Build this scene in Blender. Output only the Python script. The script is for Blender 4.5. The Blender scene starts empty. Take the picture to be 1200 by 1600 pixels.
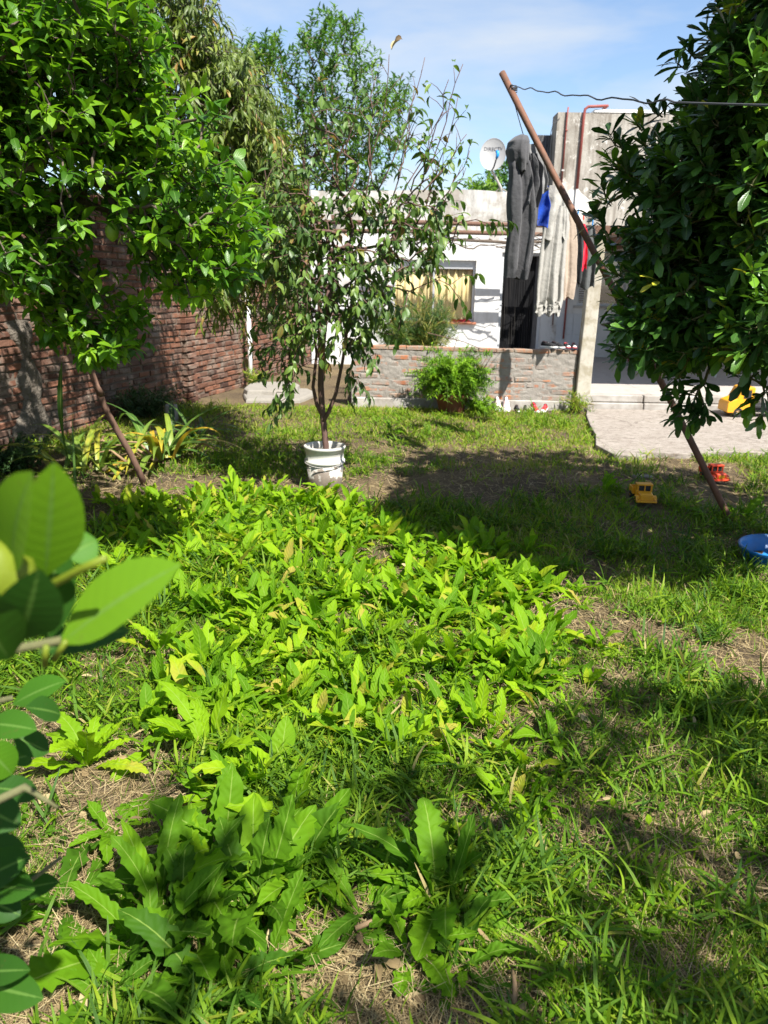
import bpy, math, random
import numpy as np
from mathutils import Vector, Matrix
R = math.radians
rng = np.random.default_rng(7)
random.seed(7)
scene = bpy.context.scene
C = scene.collection

# ------------------------------------------------------------------ camera, sky, sun, exposure
CAM_H, FPX, PITCH, ROLL = 1.6, 1200.0, R(16.8), R(1.0)
_f = Vector((0, math.cos(PITCH), -math.sin(PITCH)))
_u0 = Vector((1, 0, 0)).cross(_f)
_r = Vector((1, 0, 0)) * math.cos(ROLL) + _u0 * math.sin(ROLL)
_u = _u0 * math.cos(ROLL) - Vector((1, 0, 0)) * math.sin(ROLL)
cam = bpy.data.cameras.new('camera')
cam_o = bpy.data.objects.new('camera', cam)
C.objects.link(cam_o)
cam_o.matrix_world = Matrix(((_r.x, _u.x, -_f.x, 0), (_r.y, _u.y, -_f.y, 0), (_r.z, _u.z, -_f.z, CAM_H), (0, 0, 0, 1)))
cam.sensor_fit = 'VERTICAL'; cam.sensor_height = 36.0; cam.sensor_width = 27.0
cam.lens = 36.0 * FPX / 1600.0
cam.clip_start = 0.05; cam.clip_end = 900
cam.dof.use_dof = True; cam.dof.focus_distance = 2.9; cam.dof.aperture_fstop = 5.2
scene.camera = cam_o

SUN_EL = R(53)
SUN_DIR = Vector((0.57, -0.82, 0.0)).normalized() * math.cos(SUN_EL) + Vector((0, 0, math.sin(SUN_EL)))
world = bpy.data.worlds.new('World'); scene.world = world; world.use_nodes = True
wn = world.node_tree; wn.nodes.clear()
w_out = wn.nodes.new('ShaderNodeOutputWorld'); w_bg = wn.nodes.new('ShaderNodeBackground')
sky = wn.nodes.new('ShaderNodeTexSky'); sky.sky_type = 'NISHITA'; sky.sun_disc = False
sky.sun_elevation = SUN_EL; sky.sun_rotation = math.atan2(SUN_DIR.x, SUN_DIR.y)
sky.air_density = 1.0; sky.dust_density = 0.6; sky.ozone_density = 3.2; sky.altitude = 0
w_tc = wn.nodes.new('ShaderNodeTexCoord')
w_sep = wn.nodes.new('ShaderNodeSeparateXYZ'); wn.links.new(w_tc.outputs['Generated'], w_sep.inputs[0])
w_add = wn.nodes.new('ShaderNodeMath'); w_add.operation = 'ADD'; w_add.inputs[1].default_value = 0.12
wn.links.new(w_sep.outputs['Z'], w_add.inputs[0])
w_cmb = wn.nodes.new('ShaderNodeCombineXYZ')
for _k in ('X', 'Y'):
    _d = wn.nodes.new('ShaderNodeMath'); _d.operation = 'DIVIDE'
    wn.links.new(w_sep.outputs[_k], _d.inputs[0]); wn.links.new(w_add.outputs[0], _d.inputs[1])
    wn.links.new(_d.outputs[0], w_cmb.inputs[_k])
w_nz = wn.nodes.new('ShaderNodeTexNoise'); w_nz.inputs['Scale'].default_value = 1.1; w_nz.inputs['Detail'].default_value = 9
w_nz.inputs['Roughness'].default_value = 0.52; w_nz.inputs['Distortion'].default_value = 0.35
wn.links.new(w_cmb.outputs[0], w_nz.inputs['Vector'])
w_rmp = wn.nodes.new('ShaderNodeValToRGB'); w_rmp.color_ramp.elements[0].position = 0.42; w_rmp.color_ramp.elements[1].position = 0.64
w_rmp.color_ramp.elements[0].color = (0.05, 0.05, 0.05, 1); w_rmp.color_ramp.elements[1].color = (0.75, 0.75, 0.75, 1)
wn.links.new(w_nz.outputs['Fac'], w_rmp.inputs[0])
w_mix = wn.nodes.new('ShaderNodeMixRGB'); w_mix.inputs['Color2'].default_value = (4.1, 4.3, 4.5, 1)
wn.links.new(w_rmp.outputs[0], w_mix.inputs['Fac']); wn.links.new(sky.outputs[0], w_mix.inputs['Color1'])
wn.links.new(w_mix.outputs[0], w_bg.inputs['Color']); w_bg.inputs['Strength'].default_value = 0.073
wn.links.new(w_bg.outputs[0], w_out.inputs['Surface'])

sun = bpy.data.lights.new('sun', 'SUN'); sun.energy = 4.6; sun.angle = R(0.53); sun.color = (1.0, 0.955, 0.88)
sun_o = bpy.data.objects.new('sun', sun); C.objects.link(sun_o)
sun_o.rotation_euler = SUN_DIR.to_track_quat('Z', 'Y').to_euler(); sun_o.location = (6, -8, 12)
scene.view_settings.view_transform = 'Standard'; scene.view_settings.look = 'None'
scene.view_settings.exposure = 1.5; scene.view_settings.gamma = 1.0
scene.render.engine = 'CYCLES'
scene.cycles.max_bounces = 8; scene.cycles.diffuse_bounces = 4; scene.cycles.transmission_bounces = 4
scene.cycles.transparent_max_bounces = 8; scene.cycles.use_denoising = True


def at(px, py, y):
    """point at depth y that the photograph shows at (px, py)"""
    d = _f + _r * ((px - 600) / FPX) - _u * ((py - 800) / FPX)
    return Vector((0, 0, CAM_H)) + d * (y / d.y)


def gnd(px, py, z=0.0):
    d = _f + _r * ((px - 600) / FPX) - _u * ((py - 800) / FPX)
    return Vector((0, 0, CAM_H)) + d * ((z - CAM_H) / d.z)


# ------------------------------------------------------------------ object helpers
def tag(o, label=None, cat=None, group=None, kind=None):
    if label: o['label'] = label
    if cat: o['category'] = cat
    if group: o['group'] = group
    if kind: o['kind'] = kind
    return o


def thing(name, label, cat, loc=(0, 0, 0), rz=0.0, group=None):
    o = bpy.data.objects.new(name, None); C.objects.link(o)
    o.empty_display_size = 0.1
    o.location = loc; o.rotation_euler = (0, 0, rz)
    return tag(o, label, cat, group)


def link(name, me, mat, parent=None, smooth=False, bevel=0.0):
    if mat is not None and not me.materials: me.materials.append(mat)
    o = bpy.data.objects.new(name, me); C.objects.link(o)
    if parent is not None: o.parent = parent
    if smooth: me.polygons.foreach_set('use_smooth', np.ones(len(me.polygons), bool))
    if bevel:
        b = o.modifiers.new('bevel', 'BEVEL'); b.width = bevel; b.segments = 2; b.limit_method = 'ANGLE'
    return o


class MB:
    """collects shapes into one mesh"""
    def __init__(s): s.v = []; s.f = []

    def box(s, x0, x1, y0, y1, z0, z1, M=None):
        n = len(s.v)
        p = [Vector(q) for q in ((x0, y0, z0), (x1, y0, z0), (x1, y1, z0), (x0, y1, z0), (x0, y0, z1), (x1, y0, z1), (x1, y1, z1), (x0, y1, z1))]
        if M is not None: p = [M @ q for q in p]
        s.v += [tuple(q) for q in p]
        s.f += [tuple(n + i for i in q) for q in ((0, 3, 2, 1), (4, 5, 6, 7), (0, 1, 5, 4), (1, 2, 6, 5), (2, 3, 7, 6), (3, 0, 4, 7))]
        return s

    def tube(s, pts, rad, sides=6, caps=True):
        pts = [Vector(p) for p in pts]
        if not hasattr(rad, '__len__'): rad = [rad] * len(pts)
        n0 = len(s.v); ref = None
        for i, p in enumerate(pts):
            t = (pts[min(i + 1, len(pts) - 1)] - pts[max(i - 1, 0)])
            t = t.normalized() if t.length > 1e-9 else Vector((0, 0, 1))
            if ref is None:
                ref = t.orthogonal().normalized()
            ref = (ref - t * ref.dot(t))
            ref = ref.normalized() if ref.length > 1e-6 else t.orthogonal().normalized()
            b = t.cross(ref)
            for k in range(sides):
                a = 2 * math.pi * k / sides
                s.v.append(tuple(p + (ref * math.cos(a) + b * math.sin(a)) * rad[i]))
        for i in range(len(pts) - 1):
            for k in range(sides):
                a = n0 + i * sides + k; b2 = n0 + i * sides + (k + 1) % sides
                s.f.append((a, b2, b2 + sides, a + sides))
        if caps:
            s.f.append(tuple(n0 + k for k in reversed(range(sides))))
            e = n0 + (len(pts) - 1) * sides
            s.f.append(tuple(e + k for k in range(sides)))
        return s

    def lathe(s, prof, sides=32, M=None):
        n0 = len(s.v)
        for r, z in prof:
            for k in range(sides):
                a = 2 * math.pi * k / sides
                q = Vector((r * math.cos(a), r * math.sin(a), z))
                s.v.append(tuple(M @ q if M is not None else q))
        for i in range(len(prof) - 1):
            for k in range(sides):
                a = n0 + i * sides + k; b = n0 + i * sides + (k + 1) % sides
                s.f.append((a, b, b + sides, a + sides))
        return s

    def rings(s, rings, caps=True):
        n0 = len(s.v); m = len(rings[0])
        for r in rings: s.v += [tuple(p) for p in r]
        for i in range(len(rings) - 1):
            for k in range(m):
                a = n0 + i * m + k; b = n0 + i * m + (k + 1) % m
                s.f.append((a, b, b + m, a + m))
        if caps:
            s.f.append(tuple(n0 + k for k in reversed(range(m))))
            e = n0 + (len(rings) - 1) * m
            s.f.append(tuple(e + k for k in range(m)))
        return s

    def prism(s, pts, z0, z1):
        n0 = len(s.v); m = len(pts)
        s.v += [(p[0], p[1], z0) for p in pts] + [(p[0], p[1], z1) for p in pts]
        s.f.append(tuple(n0 + k for k in reversed(range(m)))); s.f.append(tuple(n0 + m + k for k in range(m)))
        for k in range(m): s.f.append((n0 + k, n0 + (k + 1) % m, n0 + m + (k + 1) % m, n0 + m + k))
        return s

    def mesh(s, name='mesh'):
        me = bpy.data.meshes.new(name); me.from_pydata(s.v, [], s.f); me.update(); return me

    def obj(s, name, mat, parent=None, smooth=False, bevel=0.0):
        return link(name, s.mesh(name), mat, parent, smooth, bevel)


def unit(a):
    return a / np.maximum(np.linalg.norm(a, axis=-1, keepdims=True), 1e-9)


class Leaves:
    """many leaves or blades in one mesh, each a curved folded strip with its own tint"""
    def __init__(s): s.v = []; s.q = []; s.uv = []; s.t = []; s.n = 0

    def add(s, base, d, nrm, L, W, bend, fold, tint, prof, cross=3, wave=0.0, sway=0.0, jag=0.0, curl=0.0):
        base = np.asarray(base, float); N = len(base)
        if N == 0: return s
        S = len(prof); sv = np.linspace(0, 1, S); prof = np.asarray(prof, float)
        d = unit(np.broadcast_to(np.asarray(d, float), (N, 3)))
        side = unit(np.cross(d, np.broadcast_to(np.asarray(nrm, float), (N, 3)))); nn = np.cross(side, d)
        bc = lambda a: np.broadcast_to(np.asarray(a, float), (N,))
        L, W, bend, fold, tint = map(bc, (L, W, bend, fold, tint))
        th = bend[:, None] * (sv[None] ** 1.2)
        ds = 1.0 / (S - 1)
        cx = np.concatenate([np.zeros((N, 1)), np.cumsum((np.cos(th[:, 1:]) + np.cos(th[:, :-1])) * .5 * ds, 1)], 1)
        cz = -np.concatenate([np.zeros((N, 1)), np.cumsum((np.sin(th[:, 1:]) + np.sin(th[:, :-1])) * .5 * ds, 1)], 1)
        cen = base[:, None] + L[:, None, None] * (cx[..., None] * d[:, None] + cz[..., None] * nn[:, None])
        if sway: cen = cen + side[:, None] * (rng.normal(0, sway, N) * L)[:, None, None] * (sv ** 2)[None, :, None]
        ln = np.sin(th)[..., None] * d[:, None] + np.cos(th)[..., None] * nn[:, None]
        hw = (W[:, None] * .5 * prof[None])[..., None]
        fo = fold[:, None, None] + curl * sv[None, :, None]
        sd = side[:, None]
        cols = []
        xs = (-1, 0, 1) if cross == 3 else (-1, 1)
        for w in xs:
            h2 = hw * (1 + rng.normal(0, jag, (N, S, 1))) if jag and w else hw
            p = cen + w * h2 * np.cos(fo) * sd + abs(w) * h2 * np.sin(fo) * ln
            if wave and w: p = p + ln * (rng.normal(0, wave, (N, S, 1)) * hw)
            cols.append(p)
        V = np.stack(cols, 2)
        k = len(xs)
        s.v.append(V.reshape(-1, 3))
        U = np.zeros((N, S, k, 2)); U[..., 0] = np.asarray(xs)[None, None] * .5 + .5; U[..., 1] = sv[None, :, None]
        s.uv.append(U.reshape(-1, 2)); s.t.append(np.repeat(tint, S * k))
        i = np.arange(N)[:, None, None] * (S * k) + np.arange(S - 1)[None, :, None] * k + np.arange(k - 1)[None, None] + s.n
        s.q.append(np.stack([i, i + 1, i + k + 1, i + k], -1).reshape(-1, 4))
        s.n += N * S * k
        return s

    def obj(s, name, mat, parent=None, smooth=True):
        me = bpy.data.meshes.new(name)
        V = np.concatenate(s.v); Q = np.concatenate(s.q); U = np.concatenate(s.uv); T = np.concatenate(s.t)
        me.vertices.add(len(V)); me.vertices.foreach_set('co', V.astype(np.float32).ravel())
        me.loops.add(Q.size); me.loops.foreach_set('vertex_index', Q.astype(np.int32).ravel())
        me.polygons.add(len(Q)); me.polygons.foreach_set('loop_start', (np.arange(len(Q)) * 4).astype(np.int32))
        uvl = me.uv_layers.new(name='UVMap'); uvl.data.foreach_set('uv', U[Q.ravel()].astype(np.float32).ravel())
        a = me.attributes.new('tint', 'FLOAT', 'POINT'); a.data.foreach_set('value', T.astype(np.float32))
        me.update(calc_edges=True)
        return link(name, me, mat, parent, smooth)


# value noise on the plane, for densities and colours that vary over the garden
_tab = rng.random((64, 64))
def vnoise(x, y, sc):
    x = np.asarray(x) * sc + 100; y = np.asarray(y) * sc + 100
    xi = np.floor(x).astype(int); yi = np.floor(y).astype(int); fx = x - xi; fy = y - yi
    fx = fx * fx * (3 - 2 * fx); fy = fy * fy * (3 - 2 * fy)
    g = lambda a, b: _tab[a % 64, b % 64]
    return (g(xi, yi) * (1 - fx) + g(xi + 1, yi) * fx) * (1 - fy) + (g(xi, yi + 1) * (1 - fx) + g(xi + 1, yi + 1) * fx) * fy


def inpoly(x, y, poly):
    x = np.asarray(x); y = np.asarray(y); c = np.zeros(x.shape, bool); n = len(poly)
    for i in range(n):
        x0, y0 = poly[i]; x1, y1 = poly[i - 1]
        m = ((y0 > y) != (y1 > y)) & (x < (x1 - x0) * (y - y0) / (y1 - y0 + 1e-12) + x0)
        c ^= m
    return c


# ------------------------------------------------------------------ materials
class NT:
    def __init__(s, name):
        s.m = bpy.data.materials.new(name); s.m.use_nodes = True; s.t = s.m.node_tree
        s.b = s.t.nodes['Principled BSDF']; s.out = s.t.nodes['Material Output']

    def n(s, kind, **kw):
        nd = s.t.nodes.new('ShaderNode' + kind)
        for k, v in kw.items(): setattr(nd, k, v)
        return nd

    def set(s, sock, v):
        if isinstance(v, bpy.types.NodeSocket): s.t.links.new(v, sock)
        elif hasattr(v, '__len__') and len(v) == 3 and len(sock.default_value) == 4: sock.default_value = (*v, 1)
        else: sock.default_value = v

    def pos(s):
        return s.n('NewGeometry').outputs['Position']

    def objc(s):
        return s.n('TexCoord').outputs['Object']

    def noise(s, scale, detail=4, rough=.55, vec=None, dist=0.0, out='Fac'):
        nd = s.n('TexNoise'); nd.inputs['Scale'].default_value = scale; nd.inputs['Detail'].default_value = detail
        nd.inputs['Roughness'].default_value = rough; nd.inputs['Distortion'].default_value = dist
        s.set(nd.inputs['Vector'], vec if vec is not None else s.pos())
        return nd.outputs[out]

    def scale(s, vec, k):
        nd = s.n('VectorMath', operation='MULTIPLY'); s.set(nd.inputs[0], vec); nd.inputs[1].default_value = k; return nd.outputs[0]

    def ramp(s, fac, stops):
        nd = s.n('ValToRGB'); e = nd.color_ramp.elements
        while len(e) < len(stops): e.new(.5)
        for el, (p, c) in zip(e, stops):
            el.position = p; el.color = (*c, 1) if hasattr(c, '__len__') else (c, c, c, 1)
        s.set(nd.inputs[0], fac); return nd.outputs[0]

    def mix(s, fac, a, b, mode='MIX'):
        nd = s.n('MixRGB', blend_type=mode); s.set(nd.inputs['Fac'], fac); s.set(nd.inputs['Color1'], a); s.set(nd.inputs['Color2'], b)
        return nd.outputs[0]

    def math(s, op, a, b=0.0, clamp=False):
        nd = s.n('Math', operation=op, use_clamp=clamp); s.set(nd.inputs[0], a); s.set(nd.inputs[1], b); return nd.outputs[0]

    def attr(s, name='tint'):
        return s.n('Attribute', attribute_name=name).outputs['Fac']

    def rand(s):
        return s.n('ObjectInfo').outputs['Random']

    def bump(s, h, strength=.3, dist=.01):
        nd = s.n('Bump'); nd.inputs['Strength'].default_value = strength; nd.inputs['Distance'].default_value = dist
        s.set(nd.inputs['Height'], h); s.set(s.b.inputs['Normal'], nd.outputs[0]); return s

    def base(s, col, rough=.7, spec=.3, metal=0.0):
        s.set(s.b.inputs['Base Color'], col); s.set(s.b.inputs['Roughness'], rough); s.set(s.b.inputs['Specular IOR Level'], spec)
        s.b.inputs['Metallic'].default_value = metal; return s


def leaf_mat(name, stops, trans=.35, rough=.42, spec=.4, rib=(.35, .45, .15), ribw=.05, vein=.15, tcol=1.25, spots=0.0):
    """leaf: colour by its own tint, paler midrib, side veins as relief, light passing through"""
    m = NT(name)
    t = m.attr()
    nz = m.noise(9, 2)
    t2 = m.math('ADD', t, m.math('MULTIPLY', m.math('SUBTRACT', nz, .5), .25), True)
    col = m.ramp(t2, stops)
    uv = m.n('UVMap', uv_map='UVMap').outputs[0]
    sp = m.n('SeparateXYZ'); m.set(sp.inputs[0], uv)
    ax = m.math('ABSOLUTE', m.math('SUBTRACT', sp.outputs[0], .5))
    ribf = m.ramp(ax, [(0, 1.0), (ribw, .75), (ribw * 1.8, 0.0)])
    if rib: col = m.mix(m.math('MULTIPLY', ribf, .65), col, rib)
    if spots:
        col = m.mix(m.ramp(m.noise(60, 2), [(.66, 0.0), (.74, spots)]), col, (.12, .07, .03))
    wv = m.math('SINE', m.math('MULTIPLY', m.math('SUBTRACT', sp.outputs[1], m.math('MULTIPLY', ax, .28)), 62.0))
    m.base(col, rough, spec)
    m.bump(m.math('ADD', m.math('MULTIPLY', wv, vein), m.math('MULTIPLY', ribf, -.6)), .5, .0016)
    tr = m.n('BsdfTranslucent')
    tc = m.mix(1.0, col, (tcol * 1.05, tcol * 1.15, tcol * .55), 'MULTIPLY')
    m.set(tr.inputs['Color'], tc)
    mx = m.n('MixShader'); mx.inputs[0].default_value = trans
    m.t.links.new(m.b.outputs[0], mx.inputs[1]); m.t.links.new(tr.outputs[0], mx.inputs[2])
    m.t.links.new(mx.outputs[0], m.out.inputs['Surface'])
    return m.m


def plain(name, col, rough=.6, spec=.35, var=.12, sc=25, bump=.15, bd=.003, metal=0.0, dirt=None, dirtamt=.5, dsc=6):
    m = NT(name)
    p = m.objc()
    c = m.mix(m.noise(sc, 4, .6, p), tuple(k * (1 - var) for k in col), tuple(min(1, k * (1 + var)) for k in col))
    if dirt: c = m.mix(m.ramp(m.noise(dsc, 5, .65, p), [(.45, 0.0), (.7, dirtamt)]), c, dirt)
    m.base(c, rough, spec, metal)
    if bump: m.bump(m.noise(sc * 3, 3, .6, p), bump, bd)
    return m.m


MAT = {}
MAT['lemon'] = leaf_mat('lemon_leaf', [(0, (.020, .065, .008)), (.5, (.065, .17, .009)), (1, (.17, .31, .012))], .36, .38, .35, (.12, .23, .05), .035)
MAT['citrus_near'] = leaf_mat('citrus_leaf', [(0, (.018, .062, .010)), (.5, (.055, .16, .010)), (1, (.15, .29, .012))], .36, .5, .14, (.13, .24, .05), .03, .06, 1.25, .2)
MAT['tobira'] = leaf_mat('tobira_leaf', [(0, (.014, .045, .010)), (.55, (.042, .11, .016)), (.96, (.13, .27, .02)), (1, (.38, .36, .03))], .18, .36, .42, (.07, .13, .04), .04, .12)
MAT['bucket'] = leaf_mat('plum_leaf', [(0, (.034, .075, .016)), (.6, (.080, .15, .026)), (.9, (.15, .23, .035)), (1, (.24, .13, .05))], .28, .4, .4, (.09, .15, .06))
MAT['peach'] = leaf_mat('peach_leaf', [(0, (.05, .085, .014)), (.6, (.115, .165, .025)), (.95, (.20, .25, .04)), (1, (.30, .17, .05))], .28, .45, .35, (.14, .18, .06))
MAT['ash'] = leaf_mat('far_leaf', [(0, (.03, .085, .016)), (.6, (.075, .17, .026)), (1, (.17, .28, .04))], .32, .45, .3, None)
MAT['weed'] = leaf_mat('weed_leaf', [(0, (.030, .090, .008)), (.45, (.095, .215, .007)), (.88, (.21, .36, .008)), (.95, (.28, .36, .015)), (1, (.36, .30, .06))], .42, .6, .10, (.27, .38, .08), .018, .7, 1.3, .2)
MAT['grass'] = leaf_mat('grass_blade', [(0, (.032, .085, .010)), (.4, (.095, .19, .009)), (.7, (.19, .285, .012)), (.86, (.27, .26, .05)), (1, (.36, .29, .13))], .36, .55, .2, None, .05, 0)
MAT['straw'] = leaf_mat('dry_straw', [(0, (.10, .068, .034)), (.5, (.25, .185, .09)), (1, (.42, .34, .19))], .1, .75, .2, None, .05, 0)
MAT['strap'] = leaf_mat('strap_leaf', [(0, (.022, .06, .016)), (.45, (.07, .15, .025)), (.7, (.20, .27, .03)), (.88, (.52, .34, .03)), (1, (.28, .14, .05))], .3, .4, .4, (.25, .32, .08), .04, 0)
MAT['fern'] = leaf_mat('fern_needle', [(0, (.06, .16, .008)), (1, (.20, .36, .015))], .3, .5, .3, None)
MAT['fennel'] = leaf_mat('fennel_hair', [(0, (.03, .08, .018)), (.7, (.08, .15, .03)), (1, (.28, .24, .05))], .25, .5, .3, None)
MAT['herb'] = leaf_mat('herb_leaf', [(0, (.02, .05, .016)), (1, (.06, .12, .03))], .25, .5, .3, None)


def bark(name, a, b, sc=30):
    m = NT(name); p = m.scale(m.pos(), (1, 1, .25))
    n = m.noise(sc, 5, .65, p)
    m.base(m.mix(n, a, b), .9, .2).bump(n, .6, .01); return m.m


MAT['bark'] = bark('grey_bark', (.05, .037, .028), (.16, .125, .095))
MAT['bark_red'] = bark('reddish_bark', (.06, .035, .03), (.17, .105, .085), 45)
MAT['bark_green'] = bark('green_twig', (.06, .07, .03), (.16, .15, .07), 45)
MAT['oldwood'] = bark('old_wood', (.07, .04, .03), (.20, .12, .085), 25)

# soil with patches of dry thatch
m = NT('soil'); p = m.pos()
n1 = m.noise(1.3, 6, .6, p); n2 = m.noise(38, 5, .7, p); n3 = m.noise(140, 3, .7, p)
soil = m.mix(n2, (.045, .033, .023), (.13, .098, .068))
thatch = m.mix(n3, (.11, .083, .044), (.24, .18, .10))
m.base(m.mix(m.ramp(m.math('ADD', m.math('MULTIPLY', n1, .7), m.math('MULTIPLY', n2, .35)), [(.40, 0.0), (.62, .9)]), soil, thatch), .95, .1)
m.bump(m.math('ADD', n2, m.math('MULTIPLY', n3, .5)), .9, .03); MAT['soil'] = m.m


def brick_mat(name, stops, mortar, smear_lo, smear_hi, amt, sc):
    m = NT(name); p = m.pos()
    r = m.math('FRACT', m.math('ADD', m.rand(), m.attr()))
    col = m.ramp(r, stops)
    col = m.mix(.35, col, m.mix(m.noise(60, 4, .7, p), (.35, .3, .28), (1.4, 1.3, 1.25)), 'MULTIPLY')
    s = m.ramp(m.noise(sc, 5, .68, p), [(smear_lo, 0.0), (smear_hi, amt)])
    col = m.mix(s, col, m.mix(m.noise(30, 4, .6, p), tuple(.6 * k for k in mortar), mortar))
    m.base(col, .92, .15).bump(m.noise(55, 5, .7, p), .7, .008); return m.m


MAT['brick'] = brick_mat('old_red_brick', [(0, (.06, .034, .027)), (.3, (.145, .070, .046)), (.6, (.20, .095, .060)), (.85, (.10, .064, .050)), (1, (.21, .125, .092))], (.26, .22, .18), .48, .68, .85, 4)
MAT['brick_grey'] = brick_mat('smeared_brick', [(0, (.36, .13, .06)), (.4, (.42, .17, .07)), (.8, (.30, .12, .07)), (1, (.45, .22, .10))], (.29, .265, .235), .34, .54, .95, 7)
MAT['brick_top'] = brick_mat('worn_top_brick', [(0, (.30, .12, .06)), (.5, (.36, .15, .07)), (1, (.28, .17, .11))], (.27, .235, .19), .36, .56, .95, 8)
MAT['mortar'] = plain('lime_mortar', (.13, .105, .085), .95, .1, .4, 18, .8, .012)
MAT['mortar_grey'] = plain('grey_mortar', (.25, .23, .205), .95, .1, .3, 22, .8, .01)
MAT['render_patch'] = plain('crumbling_render', (.15, .13, .107), .95, .1, .5, 14, 1.0, .03, dirt=(.10, .085, .07), dirtamt=.8, dsc=9)


# painted wall: white paint with dirt streaks, mould towards the parapet and bare plaster
def wall_mat(name, paint, bare, lo, hi, sc, stain, amt):
    m = NT(name); p = m.pos()
    ps = m.scale(p, (1, 1, .3))
    c = m.mix(m.noise(2.2, 5, .6, p), tuple(.86 * k for k in paint), paint)
    c = m.mix(m.ramp(m.noise(sc, 6, .65, p, .4), [(lo, 0.0), (hi, 1.0)]), c, m.mix(m.noise(12, 4, .6, p), tuple(.7 * k for k in bare), bare))
    c = m.mix(m.ramp(m.noise(5, 6, .7, ps), [(.48, 0.0), (.72, amt)]), c, stain)
    m.base(c, .88, .2).bump(m.math('ADD', m.noise(30, 5, .7, p), m.math('MULTIPLY', m.noise(4, 3, .6, p), 2.0)), .35, .01); return m.m


MAT['white_wall'] = wall_mat('white_limewash', (.60, .60, .59), (.40, .375, .34), .58, .68, 1.9, (.30, .28, .255), .55)
MAT['parapet'] = wall_mat('mouldy_parapet', (.52, .51, .48), (.34, .31, .27), .46, .60, 1.9, (.13, .12, .105), .75)
MAT['tall_wall_old'] = wall_mat('bare_render', (.44, .41, .36), (.27, .23, .185), .45, .56, 1.5, (.13, .105, .08), .75)
m = NT('stained_render'); p = m.pos()
c_ = m.mix(m.noise(1.1, 7, .65, p, .6), (.20, .18, .15), (.44, .42, .38))
c_ = m.mix(m.ramp(m.noise(3.2, 7, .7, m.scale(p, (1.6, 1, .22))), [(.43, 0.0), (.64, .9)]), c_, (.12, .10, .08))
c_ = m.mix(m.ramp(m.noise(5.5, 7, .75, p, .5), [(.57, 0.0), (.63, .8)]), c_, (.55, .53, .49))
m.base(c_, .92, .15).bump(m.math('ADD', m.noise(26, 5, .7, p), m.math('MULTIPLY', m.noise(4, 4, .6, p), 2.0)), .5, .012); MAT['tall_wall'] = m.m
MAT['patch_paint'] = wall_mat('patch_paint', (.66, .66, .64), (.42, .38, .33), .50, .60, 4, (.30, .26, .22), .5)
MAT['white_paint'] = plain('white_paint', (.78, .78, .77), .55, .35, .06, 12, .1, dirt=(.40, .38, .34), dirtamt=.4)
MAT['concrete'] = wall_mat('rough_concrete', (.40, .38, .35), (.30, .27, .24), .45, .62, 2.6, (.19, .165, .14), .5)
m = NT('worn_slab'); p = m.pos()
c_ = m.mix(m.noise(3.5, 8, .72, p, .5), (.22, .185, .155), (.47, .43, .385))
c_ = m.mix(m.ramp(m.noise(14, 6, .75, m.scale(p, (1, 2.2, 1))), [(.46, 0.0), (.62, .85)]), c_, (.14, .11, .085))
vo = m.n('TexVoronoi', feature='DISTANCE_TO_EDGE'); vo.inputs['Scale'].default_value = 1.1; m.set(vo.inputs['Vector'], m.mix(.25, p, m.noise(3, 5, .7, p, out='Color')))
c_ = m.mix(m.ramp(vo.outputs['Distance'], [(.002, .6), (.009, 0.0)]), m.mix(.3, c_, (.25, .22, .19)), (.11, .09, .07))
m.base(c_, .93, .15).bump(m.math('ADD', m.noise(9, 6, .75, p), m.noise(70, 4, .7, p)), .8, .02); MAT['slab'] = m.m
MAT['pillar'] = wall_mat('pillar_concrete', (.44, .41, .35), (.33, .295, .22), .45, .6, 5, (.20, .17, .12), .5)
MAT['tile'] = plain('terrace_tile', (.36, .33, .30), .6, .3, .18, 7, .2, .004, dirt=(.22, .19, .165), dirtamt=.5)
MAT['red_pipe'] = plain('red_pipe_paint', (.22, .055, .045), .55, .35, .25, 20, .15)
MAT['grey_pipe'] = plain('galvanised_pipe', (.42, .40, .38), .5, .4, .15, 20, .1, metal=.3)
MAT['white_plastic'] = plain('white_plastic', (.50, .49, .45), .42, .45, .05, 15, .06, dirt=(.36, .32, .26), dirtamt=.35)
MAT['dirty_bucket'] = plain('mud_splashed_plastic', (.72, .70, .65), .5, .4, .05, 14, .1, dirt=(.11, .085, .065), dirtamt=1.0, dsc=6)
m = NT('mud_on_bucket'); p = m.objc(); _z = m.n('SeparateXYZ'); m.set(_z.inputs[0], p)
_k = m.math('ADD', m.noise(11, 5, .6, p), m.math('MULTIPLY', _z.outputs[2], -1.1))
m.base(m.mix(m.ramp(_k, [(.27, 0.0), (.36, .92)]), m.mix(m.noise(25, 3, .6, p), (.42, .40, .36), (.56, .54, .49)), m.mix(m.noise(40, 3, .6, p), (.07, .052, .04), (.17, .13, .10))), .6, .3).bump(m.noise(30, 4, .6, p), .3, .004); MAT['dirty_bucket'] = m.m
MAT['rust'] = plain('rusty_steel', (.17, .085, .055), .75, .3, .4, 30, .4, .003, metal=.25, dirt=(.075, .06, .05), dirtamt=.8)
MAT['wire'] = plain('wire', (.05, .05, .055), .6, .3, .2, 30, 0)
MAT['black'] = plain('black_rubber', (.018, .018, .02), .6, .35, .2, 30, .1)
MAT['dark_cloth'] = plain('dark_strips', (.006, .006, .007), .7, .15, .3, 10, .1)
MAT['yellow_toy'] = plain('yellow_toy_plastic', (.72, .33, .012), .38, .45, .08, 30, .05, dirt=(.35, .18, .04), dirtamt=.35)
MAT['red_toy'] = plain('red_toy_plastic', (.62, .06, .02), .38, .45, .08, 30, .05, dirt=(.30, .05, .03), dirtamt=.3)
MAT['blue_plastic'] = plain('blue_plastic', (.008, .15, .42), .42, .4, .12, 12, .08, dirt=(.03, .07, .12), dirtamt=.55)
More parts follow.
